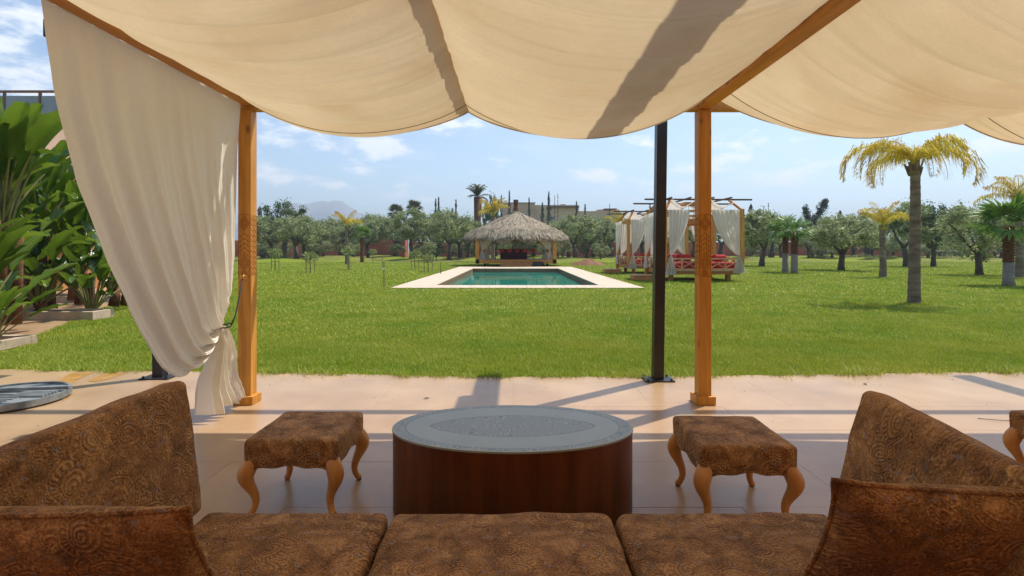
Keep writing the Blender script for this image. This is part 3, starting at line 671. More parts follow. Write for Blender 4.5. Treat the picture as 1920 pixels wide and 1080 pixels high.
BK = [
 ('e',532,478,376,40,'tall dark grey green tree rising above the leftmost olives',80),
 ('c',660,478,413,26,'small olive tree behind the yellow palm at left',84),('a',595,478,409,26,'olive tree behind the gap between the first two olives',84),
 ('d',690,478,409,28,'olive tree glimpsed behind the low fan palm',86),
 ('c',810,478,400,30,'olive tree between the upright and the two stemmed olives',84),('a',877,478,408,26,'bushy tree directly left of the thatched roof',80),
 ('e',922,478,364,15,'round grey green treetop beside the date palm',100),
 ('b',930,478,424,34,'low olive tree seen under the left half of the thatched roof',80),('d',1000,478,426,36,'low olive tree seen under the right half of the thatched roof',80),
 ('a',1045,478,412,24,'olive tree just behind the right eave of the thatched roof',84),('b',1112,478,412,30,'olive tree in the gap between the two slim trunks right of the pavilion',86),
 ('d',1250,478,416,40,'olive tree behind the black steel post',84),('c',1350,478,402,34,'olive tree behind the right half of the nearer daybed',84),
 ('e',1392,478,398,22,'dark tree touching the right post of the nearer daybed',80),
 ('d',1390,480,430,26,'low pale olive tree by the right post of the nearer daybed',70),
 ('b',1517,482,424,28,'small olive tree under the leaning cypress',76),('a',1465,482,404,26,'olive crown directly behind the twin fan palms',80),
 ('c',1625,482,398,34,'olive tree behind the slim yellow palm',82),('s',1660,484,430,30,'low bushy olive at the foot of the slim yellow palm',72),
 ('s',1740,484,446,28,'low orchard tree right of the big palm trunk',72),('s',1790,484,442,30,'low orchard tree left of the multi stemmed olive',76),
 ('b',1800,482,392,40,'tall olive behind the multi stemmed olive, on its left',86),('d',1880,484,390,46,'dense olive behind the large fan palm',80),('a',1925,484,396,46,'olive crown cut off by the right edge of the picture',78),
 ('e',1660,480,392,30,'dark tree rising behind the slim yellow palm',90),
 ('b',492,480,412,34,'olive in the second row behind the left timber post',82),('c',570,480,410,26,'second row olive behind the broad leaning olive',88),
 ('d',638,480,412,30,'second row olive between dark crowned olive and slim palm',90),('b',740,480,408,30,'second row olive under the dark fan palm',88),
 ('a',792,480,402,26,'second row olive right of the tall upright one',90),('d',862,480,406,30,'second row olive behind the right half of the two stemmed one',84),
 ('b',1066,480,408,30,'second row olive touching the right eave of the thatch',88),('d',1130,482,410,32,'second row olive left of the farther daybed',84),
 ('d',1445,482,402,34,'second row olive between the tall olive and the twin fan palms',86),('c',1540,482,410,28,'second row olive right under the leaning cypress crown',88),
 ('b',1600,482,404,36,'second row olive behind the forked olive crown',90),('d',1722,482,396,34,'second row olive hidden behind the big palm trunk',84),
 ('a',1768,482,398,30,'second row olive in the gap right of the big palm',88),('b',1850,482,392,40,'second row olive behind the multi stemmed one, on its right',88),
 ('s',1560,486,452,24,'low shrubby orchard tree left of the forked trunk',78),('s',1700,486,450,26,'low shrubby orchard tree against the big palm trunk',76)]
LOW = [(497,449,22,'low bush between the left timber post and the first sapling'),(528,452,20,'low bush behind the first sapling at left'),(583,454,18,'low bush in the gap right of the broad leaning olive'),
 (606,450,18,'low bush left of the dark crowned olive trunk'),(643,452,16,'low bush left of the slim yellow palm trunk'),(664,454,15,'low bush between slim yellow palm and low fan palm'),
 (745,456,16,'low bush against the gatehouse wall'),(797,450,20,'low bush right of the upright olive trunk'),(818,452,16,'low bush left of the two stemmed olive trunks'),(864,448,20,'low bush left of the thatch eave'),
 (885,452,16,'low bush beside the left front pavilion post'),(945,448,24,'low bush framed by the left half of the pavilion'),(985,447,24,'low bush framed by the right half of the pavilion'),(1022,450,18,'low bush beside the right front pavilion post'),
 (1055,452,18,'low bush left of the olive trunk right of the pavilion'),(1100,450,20,'low bush right of the olive trunk right of the pavilion'),(1126,453,16,'low bush behind the heap of red soil'),(1410,446,22,'low bush between daybed post and tall olive trunk'),
 (1450,450,18,'low bush left of the twin fan palms'),(1532,450,20,'low bush right of the twin fan palms'),(1635,448,22,'low bush left of the slim yellow palm at right'),(1675,446,22,'low bush right of the slim yellow palm at right'),
 (1762,448,24,'low bush right of the big palm trunk, farther back'),(1815,450,24,'low bush left of the multi stemmed olive'),(1865,446,26,'low bush between the multi stemmed olive and the large fan palm')]
BK += [('s',px,484,ty,hw,lb,76+(i*7)%16) for i,(px,ty,hw,lb) in enumerate(LOW)]
for k,px,by,ty,hw,lb,Y in BK: place_tree(k,px,by,ty,hw,lb,Y=Y,group='trees farther back in the orchard')

def conifer(seed, h, w, leafm='cypress', n=900, lean=(0,0), clumpy=0):
    r = np.random.default_rng(seed); b = MB(); b.tube([(0,0,0),(lean[0]*.5,lean[1]*.5,h*.5),(lean[0],lean[1],h)],[w*.12+.04,w*.08+.03,.02],6)
    z = r.random(n)**.8*h*.96+.04*h; prof = w*np.clip(np.minimum((h-z)/(h*.5)+.12, (z/(h*.12))+.3),0,1)*(.75+.25*np.sin(z*5+seed))
    a = r.uniform(0,2*np.pi,n); rr = prof*np.sqrt(r.random(n))
    P = np.stack([np.cos(a)*rr+lean[0]*z/h, np.sin(a)*rr+lean[1]*z/h, z],1)
    V,F,rn = leafcards(P, .42 if w>.4 else .3, .11, seed=seed, up=.9)
    return b.mesh('trunk', M['bark'], True), npmesh('crown', V, F, M[leafm], rn)
CY = [conifer(11,9,.66,n=900), conifer(12,9,.95,n=1100), conifer(13,7,1.5,n=1000), conifer(14,9,.25,n=170)]
for i,(px,ty,k,lb,Y) in enumerate([
   (817,373,0,'left one of a close pair of thin cypresses above the two stemmed olive',95),(822.5,370,0,'right one of a close pair of thin cypresses above the two stemmed olive',96),
   (855,375,0,'thin cypress above the right shoulder of the two stemmed olive',95),(848,391,1,'short cypress tip beside the thin cypress left of the date palm',96),
   (940,367,0,'thin cypress just left of the roof finial, shorter one',105),(955,358,0,'tall thin cypress nearest the roof finial, on its left',105),
   (992,371,0,'thin cypress over the right slope of the thatch, nearest the finial',105),(1017,380,1,'fat dark cypress in front of the villa over the thatch',105),
   (1029,360,1,'tallest dark cypress in front of the villa over the thatch',105),(1040,367,3,'wispy bare cypress right of the tallest cypress',105),(1046,364,3,'wispy bare cypress second right of the tallest cypress',106),
   (1081,378,0,'thin cypress above the slim trunked olive right of the pavilion',105),(1097,383,0,'thin cypress in front of the villa, second from its right end',105),
   (1143,383,3,'wispy cypress in front of the right end of the villa',105),(487,388,2,'small dark conifer tip beside the left timber post',95),
   (1408,384,2,'slender conifer tip right of the nearer daybed',92),(1441,381,3,'thin sprig of cypress over the tall olive right of the daybed',90),(1575,396,2,'small dark conifer tip over the spreading forked olive',95),
   (1782,392,2,'dark conifer between big palm and the multi stemmed olive',92)]):
    H = 1.35+(469-ty)*Y/1000; h0 = 7 if k==2 else 9
    t = thing('cypress_tree', lb, 'tree', ((px-963)*Y/1000, Y, 0), random.uniform(0,6), 'cypresses above the tree line', (.8,.8,H/h0) if k!=2 else (1,1,H/h0))
    link('trunk', CY[k][0], t); link('crown', CY[k][1], t)
lt = thing('leaning_cypress', 'dark cypress with a leaning forked crown behind the twin fan palms', 'tree', ((1524-963)*.082,82,0))
def leaning():
    b = MB(); b.tube([(0,0,0),(-.4,0,3),(-.3,0,5),(1.7,0,8.6)],[.28,.24,.18,.05],7); b.tube([(-.3,0,4.8),(-1.2,0,7.9)],[.15,.04],6)
    b.build('trunk', M['bark'], lt, smooth=True)
    r = np.random.default_rng(3); P = []
    for (a,c,rad,n) in (((-.3,0,4.6),(2.0,0,9.0),.62,1500),((-.4,0,4.8),(-1.2,0,8.0),.48,700),((-.4,0,3.4),(-.2,0,5.0),.5,260)):
        t = r.random(n)[:,None]; d = r.normal(size=(n,3)); d /= np.linalg.norm(d,axis=1)[:,None]
        cl_=.55+.75*np.abs(np.sin(t*9+rad*7)+.6*np.sin(t*23)); P.append(np.array(a)*(1-t)+np.array(c)*t + d*rad*cl_*(r.random(n)**.45)[:,None])
    V,F,rn = leafcards(np.vstack(P), .5,.12, seed=4, up=.35); link('crown', npmesh('crown',V,F,M['cypress'],rn), lt)
leaning()

# palms ------------------------------------------------------------
def feather_frond(seed, L=1.7, droop=1.6, leaflet=.42, npairs=46, rise=.5, width=.022, hang=1.0, m='yellow'):
    """arching frond along +X, with hanging leaflets"""
    r = np.random.default_rng(seed); ts = np.linspace(0,1,16)
    ang = rise - droop*ts**1.25; st = L/15
    pts = [np.zeros(3)]
    for i in range(15): pts.append(pts[-1]+np.array([math.cos(ang[i])*st,0,math.sin(ang[i])*st]))
    pts = np.array(pts)
    b = MB(); b.tube([tuple(p) for p in pts], [.026*(1-t*.85) for t in ts], 5)
    V = list(b.v); F = [f if len(f)==4 else None for f in b.f]; F = [f for f in F if f]
    Vn = [np.array(V)]; Fn=[np.array(F)]; base=len(V); rn=[np.full(len(F),.3)]
    for i in range(npairs):
        t = .12+.88*i/npairs; p = np.array([np.interp(t,ts,pts[:,k]) for k in range(3)])
        for s in (-1,1):
            for q in range(1):
                l = leaflet*(math.sin(math.pi*min(1,t*.85+.12))**.6)*r.uniform(.7,1.15)
                d = np.array([r.uniform(.1,.6), s*r.uniform(.4,1.2), r.uniform(-.3,.8)-.15*hang]); d/=np.linalg.norm(d)
                d2 = np.array([r.uniform(0,.5), s*r.uniform(.05,.5), -1.0*hang]); d2/=np.linalg.norm(d2)
                p1 = p+d*l*.4; p2 = p1+d2*l*.6; w = width*r.uniform(.7,1.2); wv = np.array([w,w*.3,0])
                Vn.append(np.array([p-wv*.6,p+wv*.6,p1+wv,p1-wv,p2+wv*.2,p2-wv*.2])); Fn.append(np.array([(0,1,2,3),(3,2,4,5)])+base); base+=6
                rr = r.random()**1.2*(.4+.7*t); rn.append(np.array([rr,rr]))
    return npmesh('frond', np.vstack(Vn), np.vstack(Fn), M[m], np.clip(np.concatenate(rn),0,1))
def ring_trunk(h, r0, r1, seed=0, ringstep=.16):
    r = np.random.default_rng(seed); n = int(h/ringstep)*3; pts=[]; rad=[]
    for i in range(n+1):
        t=i/n; z=-.1+t*(h+.1); pts.append((.03*math.sin(t*3),.02*math.sin(t*5),z)); base=r0*(1-t)+r1*t
        rad.append(base*(1+.16*math.exp(-t*9))*(1+(.028 if i%3==0 else -.012))*(1+r.uniform(-.012,.012)))
    return MB().tube(pts,rad,18)
FQ = [feather_frond(s, L, dr, .56, 62, ri, width=.012) for s,L,dr,ri in ((1,2.35,3.0,.85),(2,2.15,3.0,.6),(3,1.7,2.5,1.0),(4,2.2,2.85,.72))]
FQ2 = [feather_frond(s, L, dr, .50, 46, ri, width=.016) for s,L,dr,ri in ((11,2.0,1.5,1.15),(12,1.9,1.9,.95),(13,1.7,1.2,1.3),(14,2.0,1.8,.85))]
def main_palm():
    t = thing('queen_palm', 'large queen palm with yellow drooping fronds on the right lawn', 'palm tree', tuple(at(1714,568)), 0, 'yellow feather palms')
    H=3.55; ring_trunk(H,.138,.105,3,.19).build('trunk', M['palmtrunk'], t, smooth=True)
    b = MB()
    for k in range(7):
        a=k*.9; b.bar((math.cos(a)*.12,math.sin(a)*.12,H-.35+k*.03),(math.cos(a)*.20,math.sin(a)*.20,H-.08+k*.03),.07,.03)
    b.build('leaf_bases', M['palmtrunk'], t)
    MB().tube([(0,0,H-.25),(0,0,H+.25)],[.12,.07],10).build('crownshaft', M['yellow'], t, smooth=True)
    fr = [(0,.16,3,.9),(.45,.1,0,1),(-.35,.1,1,1.0),(math.pi,.16,3,.95),(math.pi-.35,.08,0,1.05),(math.pi+.4,.1,1,1.0),(math.pi+.15,.35,0,.85),(.1,.4,2,.85),
          (-.6,.3,2,.8),(1.2,.1,2,.95),(1.9,.1,1,.85),(-1.2,.2,2,.9),(-1.9,.1,1,.8),(2.5,.25,2,.9),(-2.6,.2,3,.75),(-.9,-.05,3,.7),(2.2,-.1,3,.7)]
    for i,(a,tl,k,s) in enumerate(fr):
        o = link('frond', FQ[k], t, (math.cos(a)*.05,math.sin(a)*.05,H+.08), (random.uniform(-.15,.15), -tl*.6, a), (s*.93,s*.93,s*.93))
    return t
main_palm()
def small_queen(px, by, trunk_top_py, r, label, Y=None, n=9, s=.9, white=False):
    p = at(px,by) if Y is None else Vector(((px-963)*Y/1000,Y,0)); H = 1.35+(469-trunk_top_py)*p.y/1000
    t = thing('queen_palm', label, 'palm tree', tuple(p), random.uniform(0,6), 'yellow feather palms')
    ring_trunk(H,r,r*.75,int(px),.3).build('trunk', M['palmtrunk'], t, smooth=True)
    MB().tube([(0,0,H-.2),(0,0,H+.2)],[r,r*.4],8).build('crownshaft', M['yellow'], t, smooth=True)
    for i in range(n):
        a=i*2.4+random.uniform(-.3,.3); link('frond', FQ2[i%4], t, (0,0,H+.1), (random.uniform(-.3,.3), random.uniform(-.45,.35), a), (s,)*3)
small_queen(650,496,422,.15,'slim yellow feather palm on the left lawn beside the saplings',s=1.0,n=11)
small_queen(1655,520,423,.16,'slim yellow feather palm between the forked olive and the big palm',s=.8,n=9)
small_queen(1911,520,378,.18,'yellow feather palm cut off by the right edge above the fan palm',s=1.0,n=11)
small_queen(925,485,402,.25,'bushy yellow palm behind the left slope of the thatched roof',Y=62,n=15,s=1.25)
small_queen(1157,484,418,.16,'orange yellow palm beside the farther daybed post',Y=55,n=7,s=.9)
DF = feather_frond(9, 3.2, 1.3, .55, 44, .95, .05, .35, 'date')
def date_palm(px, crown_py, Y, label, n=26, s=1.0, r=.42, spread=1.0):
    t = thing('date_palm', label, 'palm tree', ((px-963)*Y/1000,Y,0), 0, 'dark palms above the tree line'); H=1.35+(469-crown_py)*Y/1000
    MB().tube([(0,0,-.1),(0,0,H*.5),(.1,0,H)],[r,r*.85,r*1.1],10).build('trunk', M['fibre'], t, smooth=True)
    for i in range(n):
        a=i*2.4; link('frond', DF, t, (0,0,H), (0,random.uniform(-.95,.75)*spread,a), (s,)*3)
date_palm(895,370,85,'tall date palm with stiff fronds left of the thatched roof',s=.80,r=.62)
date_palm(1219,396,110,'dark palm tip beside the nearer daybed rear post',n=14,s=.5)
def fan_leaf(seed, R_=.8, m='fan'):
    r = np.random.default_rng(seed); V=[];F=[];n=20; pet=.55
    V += [(0,-.012,0),(0,.012,0),(pet,.012,.02),(pet,-.012,.02)]; F.append((0,1,2,3))
    for i in range(n):
        a=-1.9+3.8*i/(n-1); l=R_*(1-.12*abs(a))*r.uniform(.85,1.05); w=.055; droop=-.25*l*r.uniform(.3,1.2)
        c=np.array([pet,0,.02]); d=np.array([math.cos(a),math.sin(a),.08*(-1)**i]); q=np.array([-math.sin(a),math.cos(a),0])
        m1=c+d*l*.6; e=c+d*l+np.array([0,0,droop]); b=len(V)
        V += [tuple(c),tuple(m1+q*w),tuple(e),tuple(m1-q*w)]; F.append((b,b+1,b+2,b+3))
    return npmesh('fan_leaf', V, F, M[m], r.random(len(F)))
FL=[fan_leaf(1),fan_leaf(2,.9)]
FD=fan_leaf(3,.8,'date')
def fan_palm(px,by,crown_py,wash_py,r,label,s=1.0,n=13,Y=None,leafs=None,group='green fan palms on the lawn edge'):
    p=at(px,by) if Y is None else Vector(((px-963)*Y/1000,Y,0)); sc=p.y/1000; H=1.35+(469-crown_py)*sc; Hw=1.35+(469-wash_py)*sc if wash_py else 0
    t=thing('fan_palm',label,'palm tree',tuple(p),random.uniform(0,6),group)
    if Hw: MB().tube([(0,0,-.1),(0,0,.25),(0,0,Hw)],[r*1.3,r*1.1,r],12).build('whitewashed_base', M['whitewash'], t, smooth=True)
    pts=[];rad=[];k=26
    for i in range(k+1):
        pts.append((0,0,Hw+(H-Hw)*i/k)); rad.append(r*(1.0+(.22 if i%2 else -.08)))
    MB().tube(pts,rad,9).build('trunk', M['fibre'], t)
    for i in range(n):
        a=i*2.4+random.uniform(-.3,.3); el=random.uniform(-1.3,.35 if not leafs else 1.0)
        link('fan_leaf', (leafs or FL)[i%len(leafs or FL)], t, (0,0,H), (random.uniform(-.3,.3), el, a), (s,)*3)
fan_palm(679,492,440,None,.20,'low fan palm with bare reddish trunk among the left olives',s=.95)
fan_palm(1472.5,510,434,475,.17,'left one of the twin fan palms with whitewashed feet',s=.95)
fan_palm(1489.5,512,436,477,.18,'right one of the twin fan palms with whitewashed feet',s=.95)
fan_palm(1891,536,424,492,.17,'large fan palm with whitewashed foot near the right edge',s=1.05,n=20)
fan_palm(742,480,398,None,.3,'dark fan palm standing above the dense olive at left',s=1.5,n=34,Y=100,leafs=[FD],group='dark palms above the tree line')
fan_palm(777,480,391,None,.3,'dark fan palm tip above the tall upright olive',s=1.5,n=34,Y=100,leafs=[FD],group='dark palms above the tree line')

# saplings with stakes ----------------------------------------------
def sapling(px,by,top,label,kind='sapling',stakes=2,leaf=True,w=.5):
    p=at(px,by); s=p.y/1000; H=1.35+(469-top)*s
    t=thing(kind,label,'young tree' if leaf else 'stake',tuple(p),random.uniform(0,6),'staked saplings on the left lawn')
    MB().tube([(0,0,-.03),(.02,0,H*.5),(0,.02,H*.9)],[.03,.022,.012],6).build('stem', M['bark'], t)
    for k in range(stakes):
        a=k*3.14; MB().tube([(math.cos(a)*.25,math.sin(a)*.25,-.05),(math.cos(a)*.25,math.sin(a)*.25,.9)],.025,5).build('stake', M['wood_stake'], t)
    if stakes==2: MB().bar((-.25,0,.6),(.25,0,.6),.02,.03).build('crossbar', M['wood_stake'], t)
    if leaf:
        r=np.random.default_rng(int(px)); n=240; d=r.normal(size=(n,3)); d/=np.linalg.norm(d,axis=1)[:,None]
        P=d*(r.random(n)**.5)[:,None]*np.array([w,w,H*.25])+np.array([0,0,H*.78]); V,F,rn=leafcards(P,.16,.07,seed=int(px)); link('crown',npmesh('crown',V,F,M['shrub'],rn),t)
sapling(516,507,465,'leafy staked sapling nearest the left timber post')
sapling(582,512,473,'staked sapling in a crossbar frame, second from the left post')
sapling(654,506,460,'sapling standing just right of the slim left palm trunk')
sapling(699,492,466,'bright leafed young shrub in front of the dense olive',stakes=0)
sapling(778,505,468,'pale sapling left of the pool corner, nearer the trees')
sapling(803,510,476,'round leafy sapling closest to the far left pool corner')
sapling(826,514,488,'tiny bare sapling beside the pool paving',leaf=False,stakes=0)
gl=thing('garden_stake','tall thin grey stake with white tag standing left of the pool','stake',tuple(at(720,540)))
MB().tube([(0,0,-.05),(0,0,.95)],.014,6).build('stake', M['darkpole'], gl); MB().tube([(-.06,0,.7),(-.06,0,1.15)],.012,6).build('stake', M['wood_stake'], gl); MB().bx(-.08,.02,-.03,-.015,.66,.72).build('tag', M['lamp'], gl)

sm = MB()
def mound(px,by,w,h,label):
    p=at(px,by); n=20; P=[]
    for i in range(8):
        rr=w*i/7; P.append([(math.cos(2*math.pi*k/n)*rr*(1+.12*math.sin(k*2.3)), math.sin(2*math.pi*k/n)*rr, h*(1-(i/7)**1.3)+(.05*math.sin(k*1.7+i) if 0<i<7 else 0)-.05) for k in range(n+1)])
    o=link('soil_mound', grid_mesh('soil_mound', np.array(P), M['soil'])); o.location=(p.x,p.y,0); tag(o,label,'soil')
mound(1102,497,1.6,.62,'heap of red soil right of the thatched pavilion')
def low_shrubs():
    for i,(px,py,w,hh,lb) in enumerate([(530,486,2.2,1.0,'low twiggy shrub behind the first sapling'),(900,484,2.5,.9,'low green shrub seen left of the pavilion post'),(1035,482,2.0,1.1,'low shrub just right of the pavilion post'),
         (1420,486,1.4,.8,'low shrub at the foot of the tall olive right of the daybed'),(1540,486,2.0,.9,'low shrub left of the forked olive trunk'),(1620,487,2.2,.9,'low shrub between forked olive and slim palm'),(1770,488,2.2,1.0,'low shrub halfway between big palm and fan palm')]):
        p=at(px,py); r=np.random.default_rng(50+i); n=500; d=r.normal(size=(n,3)); d/=np.linalg.norm(d,axis=1)[:,None]; d[:,2]=abs(d[:,2])
        P=d*(r.random(n)**.4)[:,None]*np.array([w,w*.7,hh]); V,F,rn=leafcards(P,.2,.08,seed=i)
        t=thing('shrub',lb,'shrub',(p.x,p.y,0)); link('foliage',npmesh('foliage',V,F,M['shrub'],rn),t)
low_shrubs()

# ------------------------------------------------------------------ paddle-leaved plants at left
def paddle(seed, L=1.15, Wd=.21, pet=1.0, bend=.5):
    r=np.random.default_rng(seed); nL,nW=16,7
    # petiole along +Z then blade curving outwards (+X)
    ts=np.linspace(0,1,8); P=[np.array([.12*t*t*pet,0,t*pet]) for t in ts]
    b=MB(); b.tube([tuple(p) for p in P],[.026-.012*t for t in ts],6); V=[np.array(b.v)]; F=[np.array([f for f in b.f if len(f)==4])]; base=len(b.v)
    a=.24; p=P[-1].copy(); rows=[]
    for i in range(nL+1):
        t=i/nL; w=Wd*(math.sin(math.pi*min(1,t*.93+.04))**.55)*(1-.25*t)*(1+.05*math.sin(i*2.1+seed)); d=np.array([math.sin(a),0,math.cos(a)]); nn=np.array([-math.cos(a),0,math.sin(a)])
        row=[]
        for j in range(nW):
            u=j/(nW-1)*2-1; row.append(p+np.array([0,1,0])*u*w*math.cos(.5)+nn*(abs(u)*w*.50+.02*math.sin(i*1.3+j*2+seed)*abs(u)))
        rows.append(row); p=p+d*L/nL; a+=bend/nL*(1+t)
    rows=np.array(rows); idx=np.arange((nL+1)*nW).reshape(nL+1,nW)+base; f=[]
    for i in range(nL):
        for j in range(nW-1):
            f.append((idx[i,j],idx[i+1,j],idx[i+1,j+1],idx[i,j+1]))
    V.append(rows.reshape(-1,3)); F.append(np.array(f)); me=npmesh('leaf',np.vstack(V),np.vstack(F),M['petiole'],smooth=True)
    me.materials.append(M['leaf']); nb=len(F[0]); mi=np.zeros(len(me.polygons),dtype=np.int32); mi[nb:]=1; me.polygons.foreach_set('material_index',mi); return me
PD=[paddle(1,1.0,.19,1.0,.35),paddle(2,1.1,.20,1.1,.6),paddle(3,.85,.17,.75,1.1),paddle(4,1.0,.19,1.05,.15)]
def paddle_plant(x,y,h,n,s,label,spread=.75,trunk=0,z0=.1):
    t=thing('paddle_leaf_plant',label,'plant',(x,y,z0),0,'paddle leaved plants in the left border')
    if trunk:
        MB().tube([(0,0,0),(.04,0,trunk*.5),(0,0,trunk)],[.11,.10,.12],9).build('stem', M['fibre'], t, smooth=True)
        MB().tube([(.16,.1,0),(.2,.1,trunk*.8)],[.08,.07],8).build('stem', M['fibre'], t, smooth=True)
    for i in range(n):
        a=i*2.4+random.uniform(-.4,.4); tilt=random.uniform(.04,spread)*(.3+.7*i/n); zz=trunk*random.uniform(.7,1.0); ss=s*random.uniform(.75,1.15)
        link('leaf',PD[i%4],t,(math.cos(a)*.07,math.sin(a)*.07,zz),Matrix.Rotation(a,3,'Z').to_euler() if False else (Matrix.Rotation(a,3,'Z')@Matrix.Rotation(tilt,3,'Y')).to_euler(),(ss,ss,ss))
PP=[(-8.55,8.9,0,14,1.25,'tallest paddle leaved plant with upright leaves reaching above the house roof',.55,1.9),
    (-9.3,9.1,0,12,1.2,'tall paddle leaved plant cut off by the left edge',.6,1.7),
    (-10.3,11.6,0,14,1.15,'tall paddle leaved plant half hidden by the curtain, upper leaves drooping',.8,1.7),
    (-8.7,11.0,0,13,.72,'low bushy paddle leaved plant at the right end of the long planter',1.0,0),
    (-9.5,10.7,0,13,.85,'medium paddle leaved plant in the middle of the long planter',1.05,.2),
    (-10.4,10.8,0,12,.95,'medium paddle leaved plant at the left end of the long planter',1.0,.4),
    (-7.25,7.35,0,11,.50,'small paddle leaved plant in the nearest planter by the lawn corner',1.1,0),
    (-8.0,7.9,0,12,.85,'bright leaved plant with broad backlit leaves behind the nearest planter',.95,.1),
    (-8.9,8.2,0,12,.95,'dark paddle leaved plant at the left edge above the nearest planter',1.0,.5),
    (-11.3,12.4,0,14,1.2,'paddle leaved plant in the back row beside the house',.8,1.2),
    (-12.3,14.9,0,14,1.1,'rearmost paddle leaved plant in the farthest planter',.9,1.2),
    (-10.9,14.6,0,12,.85,'low paddle leaved plant at the right end of the farthest planter',1.0,.3),
    (-9.6,9.9,0,12,1.1,'paddle leaved plant squeezed between the tall and the medium ones',.8,1.0)]
PP += [(-10.0,12.3,0,12,1.1,'paddle leaved plant filling the shade behind the long planter, centre',.9,.9),(-11.0,13.3,0,12,1.15,'paddle leaved plant filling the shade behind the long planter, right',.9,1.0),
 (-9.0,12.0,0,10,.9,'dim paddle leaved plant just behind the low bushy one',1.0,.4),(-10.2,9.6,0,12,1.15,'paddle leaved plant against the left picture edge, second from the front',.8,1.2),(-12.4,13.6,0,12,1.2,'paddle leaved plant against the ochre house wall',.8,1.5)]
for x,y,h,n,s,lb,sp,tr in PP: paddle_plant(x,y,h,n+12,s*.95,lb,sp,tr)

# ------------------------------------------------------------------ thatched pavilion
def drape(A,B,T,zb,n=60,mrows=40,folds=9,amp=.05,flare=.35,name='curtain',mt='white_cloth',nrm=None,parent=None,tie_w=.06):
    A,B,T=Vector(A),Vector(B),Vector(T); ab=(B-A); L=ab.length; d=ab.normalized(); nn=Vector(nrm) if nrm else d.cross(Vector((0,0,1))); P=[]
    top=A.z; kt=int(mrows*.72)
    for j in range(mrows+1):
        row=[]
        for i in range(n+1):
            s=i/n; p0=A+ab*s
            if j<=kt:
                t=j/kt; far=(p0-Vector((T.x,T.y,p0.z))).length
                c=Vector((p0.x*.72+T.x*.28,p0.y*.72+T.y*.28,T.z+.12+(top-T.z)*.28-.25*min(1,far/2)))
                e=T+d*(s-.5)*tie_w; p=p0*(1-t)**2+c*2*t*(1-t)+e*t*t; w=L*(1-t)+tie_w*t; am=amp*(.35+.65*math.sin(math.pi*min(t+.15,1)))
                if t>.85: am*=.6
            else:
                t=(j-kt)/(mrows-kt); e=T+d*(s-.5)*(tie_w+(flare-tie_w)*t**.7); p=Vector((e.x,e.y,T.z+(zb-T.z)*t)); am=amp*(.4+.6*t)
            ph=s*folds*2*math.pi; p=p+nn*am*(math.sin(ph)+.35*math.sin(ph*2.3+1))
            row.append(tuple(p))
        P.append(row)
    return link(name,grid_mesh(name,np.array(P),M[mt]),parent)
